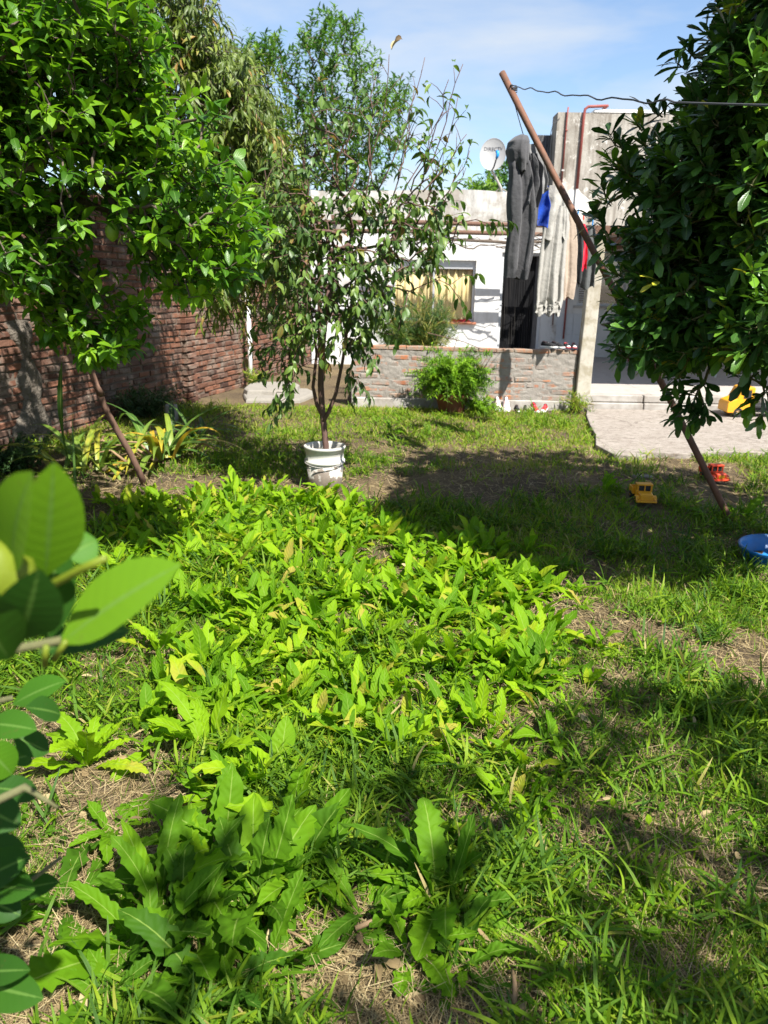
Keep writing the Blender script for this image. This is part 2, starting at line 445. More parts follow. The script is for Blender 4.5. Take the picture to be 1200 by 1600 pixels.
MAT['terracotta'] = plain('terracotta', (.26, .11, .06), .9, .15, .25, 18, .4, .004)
MAT['curtain'] = plain('yellow_curtain', (.60, .50, .26), .85, .15, .08, 8, .05)
MAT['aluminium'] = plain('aluminium', (.55, .56, .58), .4, .5, .06, 20, .05, metal=.6)
MAT['shutter'] = plain('grey_shutter', (.47, .49, .51), .55, .35, .08, 14, .05)
MAT['dark_inside'] = plain('dark_interior', (.03, .028, .026), .9, .1, .2, 6, 0)  # near-black colour stands in for the lack of light in the rooms
MAT['terracotta_sill'] = plain('brick_sill', (.36, .15, .09), .9, .15, .3, 16, .4, .004)
MAT['stone'] = plain('pale_stone', (.22, .205, .18), .9, .2, .25, 9, .5, .01, dirt=(.22, .20, .17), dirtamt=.6)
MAT['sheet'] = plain('weathered_sheet', (.12, .12, .125), .7, .35, .25, 8, .2, metal=.2)
MAT['dish'] = plain('dish_grey', (.27, .27, .27), .5, .4, .06, 8, .03)
MAT['text_grey'] = plain('dark_print', (.06, .06, .07), .6, .3, .05, 8, 0)
MAT['dish_blue'] = plain('blue_cover', (.01, .22, .55), .45, .4, .05, 8, 0)
MAT['lemon_fruit'] = plain('green_lemon', (.20, .33, .03), .5, .45, .15, 40, .3, .002)
MAT['lemon_yellow'] = plain('yellow_lemon', (.13, .17, .012), .45, .45, .2, 40, .3, .002)
MAT['dry_leaf'] = plain('dry_leaf', (.24, .16, .09), .85, .2, .4, 40, .3)
g = NT('window_glass'); _t = g.n('BsdfTransparent'); _g = g.n('BsdfGlossy'); _g.inputs['Roughness'].default_value = .04; _x = g.n('MixShader'); _x.inputs[0].default_value = .07
g.t.links.new(_t.outputs[0], _x.inputs[1]); g.t.links.new(_g.outputs[0], _x.inputs[2]); g.t.links.new(_x.outputs[0], g.out.inputs['Surface']); MAT['glass'] = g.m


def cloth_mat(name, col, var=.15):
    m = NT(name); p = m.objc()
    c = m.mix(m.noise(7, 4, .6, p), tuple(k * (1 - var) for k in col), tuple(k * (1 + var) for k in col))
    m.base(c, .95, .1).bump(m.math('ADD', m.noise(14, 4, .55, p), m.math('MULTIPLY', m.noise(400, 2, .6, p), .1)), .5, .02)
    m.b.inputs['Sheen Weight'].default_value = .15
    return m.m


for k, c in dict(charcoal=(.075, .075, .08), midgrey=(.17, .17, .17), blue=(.012, .055, .34), palegrey=(.33, .32, .295), beige=(.36, .29, .23),
                 black=(.016, .018, .02), red=(.52, .008, .03), darkgrey=(.075, .08, .08), navy=(.03, .035, .06)).items():
    MAT['cloth_' + k] = cloth_mat('cloth_' + k, c)

# ------------------------------------------------------------------ the ground
SLAB = [(2.66, 10.12), (2.52, 9.6), (2.40, 8.95), (2.30, 8.3), (2.16, 7.75), (2.22, 7.3), (2.45, 7.22), (2.62, 7.42), (2.95, 7.38), (3.3, 7.52), (3.7, 7.5), (4.1, 7.66),
        (4.6, 7.62), (5.2, 7.75), (6.0, 7.7), (8.0, 7.8), (8.0, 10.12)]


def gz(x, y):
    x = np.asarray(x, float); y = np.asarray(y, float)
    h = .030 * np.sin(x * 1.9 + y * .8) * np.sin(y * 1.4 - x * .6 + 1) + .018 * np.sin(x * 4.7 + 2) * np.sin(y * 4.1) + .05 * (vnoise(x, y, 3.1) - .5) * .5
    h = h * np.clip((9.6 - y) / 1.0, 0, 1) * np.clip((6 - abs(x)) / 2, 0, 1) * np.clip((y + 4) / 2, 0, 1)
    m = (x > 2.05) & (y > 7.1)
    return np.where(m | (y > 9.9), -.03, h)


gx = np.unique(np.concatenate([np.arange(-7, 7.01, .09), [-400, -200, -90, -40, -20, -12, -9, 9, 12, 20, 40, 90, 200, 400]]))
gy = np.unique(np.concatenate([np.arange(-4, 11.01, .09), [-400, -200, -90, -40, -20, -12, -7, 12, 14, 16, 20, 30, 50, 90, 200, 450]]))
GX, GY = np.meshgrid(gx, gy)
GZ = gz(GX, GY)
me = bpy.data.meshes.new('ground')
nx, ny = len(gx), len(gy)
idx = (np.arange(ny - 1)[:, None] * nx + np.arange(nx - 1)[None]).ravel()
Q = np.stack([idx, idx + 1, idx + nx + 1, idx + nx], -1)
me.vertices.add(nx * ny); me.vertices.foreach_set('co', np.stack([GX, GY, GZ], -1).astype(np.float32).ravel())
me.loops.add(Q.size); me.loops.foreach_set('vertex_index', Q.astype(np.int32).ravel())
me.polygons.add(len(Q)); me.polygons.foreach_set('loop_start', (np.arange(len(Q)) * 4).astype(np.int32)); me.update(calc_edges=True)
tag(link('ground', me, MAT['soil'], None, True), 'bare brown soil with dry thatch under the garden grass', 'ground', kind='structure')

tag(MB().prism(SLAB, -.06, .022).obj('concrete_path', MAT['slab'], None, bevel=.008), 'rough pale concrete slab in front of the terrace step', 'path', kind='structure')

terrace = thing('terrace', 'raised grey tiled terrace behind the pillar with a worn step', 'terrace'); terrace['kind'] = 'structure'
MB().box(2.62, 8, 10.21, 15.6, -.05, .188).box(-.46, 2.62, 10.40, 15.6, -.05, .19).obj('base', MAT['mortar_grey'], terrace)
for i in range(7):
    x0 = 2.64 + i * .77
    MB().box(x0, x0 + .755, 10.16, 10.24, .105, .199).obj('step_edge', MAT['concrete'], terrace, bevel=.012)
    MB().box(x0, x0 + .758, 10.13, 10.21, -.02, .098).obj('step_riser', MAT['concrete'], terrace, bevel=.012)
tile_me = MB().box(-.44, .44, -.44, .44, -.006, .006).mesh('tile'); tile_me.materials.append(MAT['tile'])
for j in range(6):
    for i in range(6):
        o = bpy.data.objects.new('tile', tile_me); C.objects.link(o); o.parent = terrace
        o.location = (3.075 + i * .886, 10.695 + j * .886, .197 + random.uniform(-.001, .001))
        o.rotation_euler = (random.uniform(-.002, .002), random.uniform(-.002, .002), 0)


# ------------------------------------------------------------------ bricks
def brick_mesh(name, L, H, D, mat, jit=.006):
    def rect(ix, iz, y):
        return [(sx * (L / 2 - ix) + random.uniform(-jit, jit), y + random.uniform(-jit, jit) * .6, sz * (H / 2 - iz) + random.uniform(-jit, jit) * .5) for sx, sz in ((-1, -1), (1, -1), (1, 1), (-1, 1))]
    v = rect(0, 0, D * .5) + rect(0, 0, -D * .5 + .009) + rect(.008, .007, -D * .5)
    f = [(8, 9, 10, 11), (3, 2, 1, 0)]
    for a, b in ((0, 4), (4, 8)):
        for k in range(4): f.append((a + k, a + (k + 1) % 4, b + (k + 1) % 4, b + k))
    me = bpy.data.meshes.new(name); me.from_pydata(v, [], f); me.update(); me.materials.append(mat)
    return me


def brick_run(A, B, z0, z1, L, H, joint, depth, jig, seed):
    """matrices of the bricks of a wall whose face runs from A to B; local -y looks at the garden"""
    rnd = random.Random(seed)
    A = Vector((*A, 0)); B = Vector((*B, 0)); t = (B - A); ln = t.length; t.normalize()
    ang = math.atan2(t.y, t.x); nrm = Vector((t.y, -t.x, 0)); out = []
    k = 0; z = z0
    while z + H < z1:
        s = -(L + joint) * (.5 if k % 2 else 0) + rnd.uniform(-.02, .02)
        while s < ln:
            a, b = max(s, 0), min(s + L, ln)
            if b - a > .04:
                c = A + t * ((a + b) / 2) + nrm * (-depth / 2 + rnd.uniform(-jig, jig)) + Vector((0, 0, z + H / 2 + rnd.uniform(-.003, .003) + .012 * math.sin(s * 1.1 + 2) * min(1, z)))
                M = Matrix.Translation(c) @ Matrix.Rotation(ang + rnd.uniform(-.015, .015), 4, 'Z') @ Matrix.Rotation(rnd.uniform(-.018, .018), 4, 'Y')
                out.append((M @ Matrix.Diagonal(((b - a) / L, 1, rnd.uniform(.94, 1.03), 1)), c))
            s += L + joint + rnd.uniform(-.006, .006)
        z += H + joint; k += 1
    return out


def joined_bricks(name, items, variants, mat, parent):
    V, F, T = [], [], []; n = 0
    for M, c in items:
        me = random.choice(variants)
        V += [tuple(M @ v.co) for v in me.vertices]; F += [tuple(n + i for i in p.vertices) for p in me.polygons]
        T += [random.random()] * len(me.vertices); n += len(me.vertices)
    me = bpy.data.meshes.new(name); me.from_pydata(V, [], F)
    a = me.attributes.new('tint', 'FLOAT', 'POINT'); a.data.foreach_set('value', np.array(T, np.float32)); me.update()
    o = link(name, me, mat, parent); o['kind'] = 'stuff'; return o


def place_bricks(items, variants, parent, mat):
    for M, c in items:
        o = bpy.data.objects.new('brick', random.choice(variants)); C.objects.link(o); o.parent = parent; o.matrix_basis = M


def in_frame(p):
    v = Vector(p) - Vector((0, 0, CAM_H)); z = v.dot(_f)
    if z < .1: return False
    return -20 < 600 + FPX * v.dot(_r) / z < 1220 and -20 < 800 - FPX * v.dot(_u) / z < 1620


# long boundary wall on the left, in two stretches that meet at the white pipe
WA, WB, WC = (-4.75, 3.05), (-2.22, 12.05), (-1.52, 15.58)
bw = thing('brick_wall', 'long old red brick boundary wall with crumbling mortar along the garden side', 'wall')
BL, BH = .225, .058
bv = [brick_mesh('brick', BL, BH, .10, MAT['brick'], .010) for _ in range(14)]
run = brick_run(WA, WB, -.03, 2.45, BL, BH, .017, .10, .010, 3)
run2 = brick_run(WB, WC, -.03, 2.45, BL, BH, .016, .10, .006, 4)
# a pilaster one brick wide stands proud of the wall
t_ = Vector((WB[0] - WA[0], WB[1] - WA[1], 0)).normalized(); n_ = Vector((t_.y, -t_.x, 0))
pa = Vector((*WA, 0)) + t_ * 7.55 + n_ * .075; pb = pa + t_ * .235
run3 = brick_run((pa.x, pa.y), (pb.x, pb.y), -.03, 2.3, BL, BH, .016, .10, .005, 5)
patch_c = Vector((*WA, 0)) + t_ * 4.62
vis = [q for q in run + run3 if in_frame(q[1]) and q[1].z < 1.75 and q[1].y > 5.6 and not (abs((q[1] - patch_c).dot(t_)) < .26 and q[1].z < 1.1)]
vis.sort(key=lambda q: q[1].length)
near = vis[:300]; ids = set(id(q) for q in near)
place_bricks(near, bv, bw, MAT['brick'])
rest = [q for q in run + run2 + run3 if id(q) not in ids]
o = joined_bricks('far_bricks', rest, bv, MAT['brick'], bw)
mb = MB()
for a, b in ((WA, WB), (WB, WC)):
    A = Vector((*a, 0)); B = Vector((*b, 0)); t = (B - A).normalized(); n = Vector((t.y, -t.x, 0)); Ln = (B - A).length
    M = Matrix(((t.x, n.x, 0, A.x), (t.y, n.y, 0, A.y), (0, 0, 1, 0), (0, 0, 0, 1)))
    mb.box(0, Ln, -.24, -.016, -.05, 2.44, M)
o = mb.obj('mortar_core', MAT['mortar'], bw)
# crumbling render patch: a lumpy plate over the bricks
V, F = [], []; NU, NVv = 16, 36
for j in range(NVv + 1):
    for i in range(NU + 1):
        s = i / NU - .5; z = -.03 + 1.22 * j / NVv
        wdt = .36 + .13 * math.sin(z * 5 + 1) + .10 * math.sin(z * 13) - .32 * max(0, z - .75)
        edge = (1 - (2 * abs(s)) ** 4) * min(1, (1.22 - z) * 6)
        q = patch_c + t_ * (s * wdt + .05 * math.sin(z * 3)) + n_ * (-.014 + edge * (.030 + .028 * float(vnoise(s * 6, z * 6, 2.2)) + .018 * random.random()))
        V.append((q.x, q.y, z))
for j in range(NVv):
    for i in range(NU):
        a = j * (NU + 1) + i; F.append((a, a + 1, a + NU + 2, a + NU + 1))
me = bpy.data.meshes.new('render_patch'); me.from_pydata(V, [], F); me.update()
o = link('render_patch', me, MAT['render_patch'], bw, True); o['label'] = 'crumbling grey render patch'

# low garden wall of mortar-smeared bricks with header bricks on top
gw = thing('garden_wall', 'low wall of grey mortar smeared bricks in front of the house', 'wall')
gv = [brick_mesh('brick', .235, .062, .10, MAT['brick_grey'], .005) for _ in range(8)]
GA, GB = (-.46, 10.27), (2.50, 10.24)
items = brick_run(GA, GB, .10, .71, .235, .062, .020, .10, .004, 8)
place_bricks([q for q in items], gv, gw, None)
hv = [brick_mesh('brick', .235, .05, .15, MAT['brick_top'], .006) for _ in range(3)]
top = brick_run((-.46, 10.262), (2.50, 10.232), .722, .785, .225, .05, .012, .15, .004, 9)
place_bricks([q for q in top], hv, gw, None)
MB().box(-.46, 2.50, 10.300, 10.39, -.05, .722).obj('mortar_core', MAT['mortar_grey'], gw)
V, F = [], []; NX, NZ = 240, 44
for j in range(NZ + 1):
    for i in range(NX + 1):
        x = -.46 + 2.96 * i / NX; z = .095 + .628 * j / NZ; yf = 10.27 - .03 * (x + .46) / 2.96
        e = float(vnoise(x, z * 1.6, 7.0)) * .6 + float(vnoise(x + 9, z * 1.8, 19.0)) * .4
        V.append((x, yf + .013 - .024 * e, z))
for j in range(NZ):
    for i in range(NX):
        a = j * (NX + 1) + i; F.append((a, a + 1, a + NX + 2, a + NX + 1))
me = bpy.data.meshes.new('mortar_skin'); me.from_pydata(V, [], F); me.update(); link('mortar_skin', me, MAT['mortar_grey'], gw, True)
MB().box(-.46, 2.505, 10.225, 10.30, -.05, .098).obj('plinth', MAT['concrete'], gw, bevel=.012)

# ------------------------------------------------------------------ the house
house = thing('house', 'white single storey house with mouldy parapet and a taller bare wing', 'house', (0, 15.6, 0))
HY = 15.6


def facade(x0, x1, z0, z1, openings, depth=.24):
    xs = sorted({x0, x1, *[q for o in openings for q in o[:2]]}); zs = sorted({z0, z1, *[q for o in openings for q in o[2:]]})
    mb = MB()
    hole = lambda cx, cz: any(o[0] < cx < o[1] and o[2] < cz < o[3] for o in openings) or not (x0 < cx < x1 and z0 < cz < z1)
    for i in range(len(xs) - 1):
        for j in range(len(zs) - 1):
            a, b, c, d = xs[i], xs[i + 1], zs[j], zs[j + 1]; cx, cz = (a + b) / 2, (c + d) / 2
            if hole(cx, cz): continue
            def q(*p):
                n = len(mb.v); mb.v += p; mb.f.append((n, n + 1, n + 2, n + 3))
            q((a, 0, c), (b, 0, c), (b, 0, d), (a, 0, d)); q((b, depth, c), (a, depth, c), (a, depth, d), (b, depth, d))
            e = 1e-3
            if hole(a - e, cz): q((a, depth, c), (a, 0, c), (a, 0, d), (a, depth, d))
            if hole(b + e, cz): q((b, 0, c), (b, depth, c), (b, depth, d), (b, 0, d))
            if hole(cx, c - e): q((a, 0, c), (a, depth, c), (b, depth, c), (b, 0, c))
            if hole(cx, d + e): q((a, 0, d), (b, 0, d), (b, depth, d), (a, depth, d))
    return mb


W1 = (.10, 1.70, .84, 1.99); DR = (2.19, 3.02, .2, 2.15); W2 = (3.70, 4.98, 1.19, 2.14)
facade(-1.5, 3.06, -.05, 2.52, [W1, DR]).obj('wall', MAT['white_wall'], house)
facade(3.06, 9.0, -.05, 2.52, [W2]).obj('wall', MAT['white_wall'], house)
# parapet with a slightly uneven top
rgs = []
for i in range(24):
    x = -1.5 + i * 4.56 / 23; zt = 3.22 + .03 * math.sin(x * 1.7) + random.uniform(-.008, .008) + .02 * (x > 1.2)
    rgs.append([(x, .003, 2.52), (x, .003, zt), (x, .237, zt), (x, .237, 2.52)])
MB().rings(rgs).obj('parapet', MAT['parapet'], house)
MB().box(3.06, 9, .002, .45, 2.52, 4.60).obj('tall_wing', MAT['tall_wall'], house)
MB().box(3.72, 9, -.012, .47, 4.603, 4.655).obj('coping', MAT['white_paint'], house, bevel=.01)
# plaster patch painted white on the tall wing
pp = []
for k in range(22):
    a = 2 * math.pi * k / 22; rr = 1 + .22 * math.sin(a * 3 + 1) + .12 * math.sin(a * 7)
    pp.append((3.42 + .30 * rr * math.cos(a), 2.90 + .52 * rr * math.sin(a)))
mb = MB(); mb.v = [(max(x, 3.07), -.006, z) for x, z in pp] + [(max(x, 3.07), .01, z) for x, z in pp]
mb.f = [tuple(range(22))] + [(k, k + 22, (k + 1) % 22 + 22, (k + 1) % 22) for k in range(22)]
mb.obj('paint_patch', MAT['patch_paint'], house)
MB().box(-1.5, 3.06, .24, 4.0, 2.50, 2.60).box(-1.5, -1.26, .24, 4, -.05, 2.5).box(8.8, 9, .24, 4, -.05, 2.5).box(-1.5, 9, 3.8, 4, -.05, 2.5).box(-1.26, 8.8, .24, 3.8, -.05, .18).obj('shell', MAT['dark_inside'], house)
# window with yellow curtains
win = bpy.data.objects.new('window', None); C.objects.link(win); win.parent = house
mb = MB(); x0, x1, z0, z1 = W1; f = .045
mb.box(x0, x0 + f, .08, .14, z0, z1).box(x1 - f, x1, .08, .14, z0, z1).box(x0 + f, x1 - f, .08, .14, z0, z0 + f).box(x0 + f, x1 - f, .08, .14, z1 - .16, z1).box(.895 - .02, .895 + .02, .075, .145, z0 + f, z1 - .16)
mb.obj('frame', MAT['aluminium'], win, bevel=.004)
MB().box(x0 + f, .875, .105, .111, z0 + f, z1 - .16).obj('pane', MAT['glass'], win)
MB().box(.915, x1 - f, .105, .111, z0 + f, z1 - .16).obj('pane', MAT['glass'], win)
for cx0, cx1 in ((x0 + .01, .89), (.90, x1 - .01)):
    rg = []
    for k in range(61):
        x = cx0 + (cx1 - cx0) * k / 60; y = .165 + .022 * math.sin(x * 46) + .012 * math.sin(x * 83 + 1)
        rg.append([(x, y, z0 + .02), (x, y, z1 - .05), (x, y + .004, z1 - .05), (x, y + .004, z0 + .02)])
    MB().rings(rg).obj('curtain', MAT['curtain'], win, True)
for k in range(8):
    MB().box(x0 - .04 + k * .212, x0 - .04 + k * .212 + .204, -.05, .075, z0 - .05, z0 - .003).obj('brick', MAT['terracotta_sill'], win, bevel=.004)
# doorway with a hanging strip curtain and a half open door leaf
dr = bpy.data.objects.new('door', None); C.objects.link(dr); dr.parent = house
x0, x1, z0, z1 = DR
MB().box(x0, x0 + .05, .05, .12, z0, z1).box(x1 - .05, x1, .05, .12, z0, z1).box(x0 + .05, x1 - .05, .05, .12, z1 - .05, z1).obj('frame', MAT['shutter'], dr, bevel=.004)
M = Matrix.Translation((x1 - .06, .10, 0)) @ Matrix.Rotation(R(-62), 4, 'Z')
MB().box(-.70, 0, 0, .04, z0 + .02, z1 - .06, M).obj('door_leaf', MAT['sheet'], dr, bevel=.004)
for k in range(15):
    x = x0 + .07 + k * .043; a = random.uniform(-.6, .6)
    rg = []
    for j in range(8):
        z = z1 - .06 - (z1 - z0 - .1) * j / 7; dx = .01 * math.sin(j * 1.3 + k); b = a + .25 * math.sin(j + k)
        c, s = .021 * math.cos(b), .021 * math.sin(b)
        rg.append([(x + dx - c, .205 - s, z), (x + dx + c, .205 + s, z), (x + dx + c, .209 + s, z), (x + dx - c, .209 - s, z)])
    MB().rings(rg).obj('strip', MAT['dark_cloth'], dr)
# window with open louvred shutters on the porch side
w2 = bpy.data.objects.new('window', None); C.objects.link(w2); w2.parent = house
MB().box(4.12, 4.16, .06, .12, 1.19, 2.14).box(4.60, 4.64, .06, .12, 1.19, 2.14).box(4.16, 4.60, .06, .12, 2.10, 2.14).box(4.16, 4.60, .06, .12, 1.19, 1.23).obj('frame', MAT['shutter'], w2)
MB().box(4.16, 4.60, .085, .09, 1.23, 2.10).obj('pane', MAT['glass'], w2)
for a, b in ((3.70, 4.12), (4.64, 4.98)):
    sh = MB().box(a, a + .035, .02, .06, 1.19, 2.14).box(b - .035, b, .02, .06, 1.19, 2.14).box(a + .035, b - .035, .02, .06, 2.09, 2.14).box(a + .035, b - .035, .02, .06, 1.19, 1.24).obj('shutter', MAT['shutter'], w2)
    for k in range(20):
        M = Matrix.Translation(((a + b) / 2, .045, 1.262 + k * .0418)) @ Matrix.Rotation(R(-28), 4, 'X')
        MB().box(-(b - a) / 2 + .036, (b - a) / 2 - .036, -.017, .017, -.004, .004, M).obj('slat', MAT['shutter'], sh)
MB().box(3.64, 5.04, -.045, .02, 1.14, 1.188).obj('sill', MAT['concrete'], w2, bevel=.005)
for cx, cz, s in ((4.42, .83, .16), (4.72, .94, .11), (3.62, .72, .05)):
    pts = [(cx + s * (1 + .35 * math.sin(3 * a + cx) + .2 * math.sin(5 * a)) * math.cos(a), cz + .45 * s * (1 + .3 * math.sin(4 * a + 1)) * math.sin(a)) for a in [2 * math.pi * k / 18 for k in range(18)]]
    mb = MB(); mb.v = [(x, -.003, z) for x, z in pts]; mb.f = [tuple(range(18))]
    mb.obj('peeled_plaster', MAT['render_patch'], house)
MB().box(4.42, 4.64, -.06, .0, .28, .62).obj('meter_box', MAT['white_paint'], house, bevel=.006)
for i in range(3):
    for j in range(4):
        MB().box(3.34 + i * .163, 3.34 + i * .163 + .157, -.012, .0, .24 + j * .2, .24 + j * .2 + .194).obj('tile', MAT['shutter'], house, bevel=.002)
# pipes
pz = 4.62
MB().tube([(3.235, -.03, pz + .06), (3.225, -.03, pz - .1), (3.22, -.03, 3.4)], .014, 8).tube([(3.225, -.03, 4.30), (3.235, -.05, 4.28)], .02, 8).obj('water_pipe', MAT['red_pipe'], house, True)
MB().tube([(3.22, -.03, 3.4), (3.235, -.03, 2.3), (3.26, -.03, .75)], .012, 8).obj('water_pipe', MAT['rust'], house, True)
MB().tube([(3.95, .35, pz + .09), (3.95, -.02, pz + .09), (3.60, -.035, pz + .07), (3.545, -.035, pz + .03), (3.53, -.035, pz - .06), (3.515, -.035, 3.30)], .026, 10).obj('drain_pipe', MAT['red_pipe'], house, True)
MB().tube([(3.515, -.035, 3.30), (3.50, -.035, 2.5)], .021, 10).obj('drain_pipe', MAT['grey_pipe'], house, True)
MB().tube([(3.50, -.035, 2.5), (3.49, -.035, .55)], .018, 10).obj('drain_pipe', MAT['red_pipe'], house, True)
MB().tube([(3.26, -.03, .78), (3.26, -.10, .76), (3.26, -.12, .68)], .014, 8).tube([(3.21, -.07, .80), (3.31, -.07, .80)], .010, 6).obj('tap', MAT['grey_pipe'], house, True)
for k in range(3):
    MB().box(3.20, 3.25, -.05, .0, 1.4 + k * 1.1, 1.43 + k * 1.1).obj('pipe_clip', MAT['grey_pipe'], house)
MB().tube([(3.10, -.01, 4.50), (2.98, -.03, 4.40), (2.97, .2, 4.15), (2.95, .4, 4.0)], .006, 5).obj('cable', MAT['wire'], house)

# porch roof on its beam
pr = thing('porch_roof', 'flat grey porch roof over the terrace beside the dark tree', 'roof')
MB().box(3.35, 8.0, 10.0, 15.58, 2.30, 2.38).obj('roof_slab', MAT['concrete'], pr, bevel=.01)
MB().box(2.55, 8.0, 10.20, 10.34, 2.19, 2.298).obj('beam', MAT['oldwood'], pr, bevel=.006)
for k in range(8):
    MB().box(3.5 + k * .6, 3.57 + k * .6, 10.36, 15.57, 2.20, 2.298).obj('rafter', MAT['oldwood'], pr, bevel=.004)

# leaning concrete pillar at the end of the low wall
pil = thing('pillar', 'slim weathered concrete pillar at the end of the low brick wall', 'pillar', (2.60, 10.25, 0))
rg = []
for j in range(9):
    z = -.04 + j * 2.23 / 8; w = .094 - .012 * j / 8
    cx = .028 * j / 8 + random.uniform(-.003, .003)
    rg.append([(cx - w, -.085, z), (cx + w, -.085, z), (cx + w, .085, z), (cx - w, .085, z)])
MB().rings(rg).obj('shaft', MAT['pillar'], pil, bevel=.012)
MB().box(-.112, .112, -.10, .10, -.04, .12).obj('footing', MAT['concrete'], pil, bevel=.015)

# old pergola poles along the house with a bare vine
pg = thing('pergola', 'two brown horizontal pergola poles with a bare vine on the white house', 'pergola', (1.2, 14.6, .19))
for dz, dy in ((2.40, 0), (2.27, .35)):
    MB().tube([(-2.6, dy, dz - .02), (-.6, dy, dz + .005), (2.25, dy, dz - .015)], [.036, .042, .036], 10).obj('pole', MAT['oldwood'], pg, True)
for x in (-2.2, 0.0, 2.1):
    MB().box(x - .03, x + .03, -.05, .995, 2.44 if x else 2.445, 2.50).obj('rafter', MAT['oldwood'], pg)
MB().tube([(-2.45, -.02, 0), (-2.44, -.02, 1.3), (-2.45, 0, 2.38)], .045, 8).obj('post', MAT['oldwood'], pg, True)
mb = MB()
for k in range(26):
    x = random.uniform(-1.6, 2.0); p = [(x, random.uniform(-.1, .4), 2.1 + random.uniform(-.12, .12))]
    for j in range(6):
        q = p[-1]; p.append((q[0] + random.uniform(.05, .18), q[1] + random.uniform(-.04, .04), q[2] + random.uniform(-.05, .05)))
    mb.tube(p, .007 if k < 18 else .013, 5)
mb.tube([(-1.4, .1, 2.1), (-.3, .15, 2.14), (.9, .1, 2.10), (2.0, .12, 2.13)], .026, 7)
mb.obj('vine', MAT['bark'], pg)

# weathered sheet leaning on the roof against the tall wing
sh = thing('roof_sheet', 'dark corrugated sheet leaning on the roof against the tall wing', 'sheet', (2.86, 15.75, 3.27))
rg = []
for k in range(33):
    u = k / 32; rip = .016 * math.cos(u * 9 * 2 * math.pi)
    rg.append([(-.19 + .30 * u, -.06 + rip, -.02), (-.08 + .25 * u, .20 + rip, 1.0), (-.08 + .25 * u, .206 + rip, 1.0), (-.19 + .30 * u, -.054 + rip, -.02)])
MB().rings(rg).obj('sheet', MAT['sheet'], sh)
MB().box(.165, .187, .22, .26, -.65, 1.02).obj('batten', MAT['grey_pipe'], sh)

# satellite dish on the roof
sd = thing('satellite_dish', 'grey oval satellite dish with printed lettering on the white parapet', 'satellite dish', (2.10, 15.85, 2.60))
Md = Matrix.Translation((-.17, -.10, 1.27)) @ Matrix.Rotation(R(-12), 4, 'Z') @ Matrix.Rotation(R(90 - 16), 4, 'X')
prof_d = [(r, .055 * (r / .3) ** 2) for r in np.linspace(0.001, .3, 10)] + [(.305, .06), (.300, .048)] + [(r, .055 * (r / .3) ** 2 - .012) for r in np.linspace(.29, .001, 8)]
MB().lathe(prof_d, 36, Md @ Matrix.Diagonal((.80, 1, 1, 1))).obj('reflector', MAT['dish'], sd, True)
tc = bpy.data.curves.new('dish_text', 'FONT'); tc.body = 'DIRECTV'; tc.size = .088; tc.align_x = 'CENTER'; tc.extrude = .001
tobj = bpy.data.objects.new('lettering_source', tc); C.objects.link(tobj); bpy.context.view_layer.update()
tme = bpy.data.meshes.new_from_object(tobj.evaluated_get(bpy.context.evaluated_depsgraph_get())); bpy.data.objects.remove(tobj)
for v in tme.vertices:
    x, y = v.co.x, v.co.y + .085
    v.co = Md @ Vector((x, y, .055 * ((x / .8) ** 2 + y * y) / .09 + .004 + v.co.z))
tme.materials.clear()
link('lettering', tme, MAT['text_grey'], sd)
MB().tube([Md @ Vector((0, -.29, .03)), Md @ Vector((.05, -.30, .20)), Md @ Vector((.10, -.20, .34))], .013, 6).obj('feed_arm', MAT['wire'], sd)
MB().tube([Md @ Vector((.10, -.20, .33)), Md @ Vector((.115, -.15, .345)), Md @ Vector((.115, -.10, .35)), Md @ Vector((.09, -.075, .345))], [.022, .03, .034, .026], 8).obj('receiver', MAT['dish_blue'], sd, True)
MB().tube([Md @ Vector((0, -.15, -.01)), Md @ Vector((0, -.26, -.05)), (-.12, -.02, .95), (.02, 0, .74), (.06, .02, .62)], [.02, .022, .024, .024, .024], 8).obj('mast', MAT['grey_pipe'], sd, True)
MB().tube([(.02, 0, .74), (-.10, .06, .62)], .014, 6).tube([(.03, 0, .72), (.20, .02, .62)], .014, 6).box(-.14, .24, -.05, .10, 0.0, .62).obj('bracket', MAT['stone'], sd)

# white waste pipe against the far end of the brick wall
wp = thing('waste_pipe', 'white plastic pipe standing against the far end of the brick wall', 'pipe', (-2.10, 11.95, -.02))
MB().tube([(0, 0, 0), (.005, 0, .6), (-.01, 0, 1.75)], .036, 12).obj('pipe', MAT['white_paint'], wp, True)
MB().tube([(0, 0, .62), (0, 0, .72)], .042, 12).obj('coupling', MAT['white_paint'], wp, True)

# pale stone slab at the foot of the wall, and a small flat one in the grass
def rough_block(name, label, cat, c, sx, sy, sz, mat, seed, n=14):
    rnd = random.Random(seed)
    pts = []
    for k in range(n):
        a = 2 * math.pi * k / n; q = max(abs(math.cos(a)), abs(math.sin(a))) ** .7
        pts.append((sx * math.cos(a) / q * rnd.uniform(.9, 1.06), sy * math.sin(a) / q * rnd.uniform(.9, 1.06)))
    rg = [[(x * k, y * k, z) for x, y in pts] for z, k in ((-.04, 1.03), (sz * .5, 1.0), (sz * .88, .97), (sz, .90))]
    t = tag(MB().rings(rg).obj(name, mat, None, bevel=.004), label, cat); t.location = c
    return t


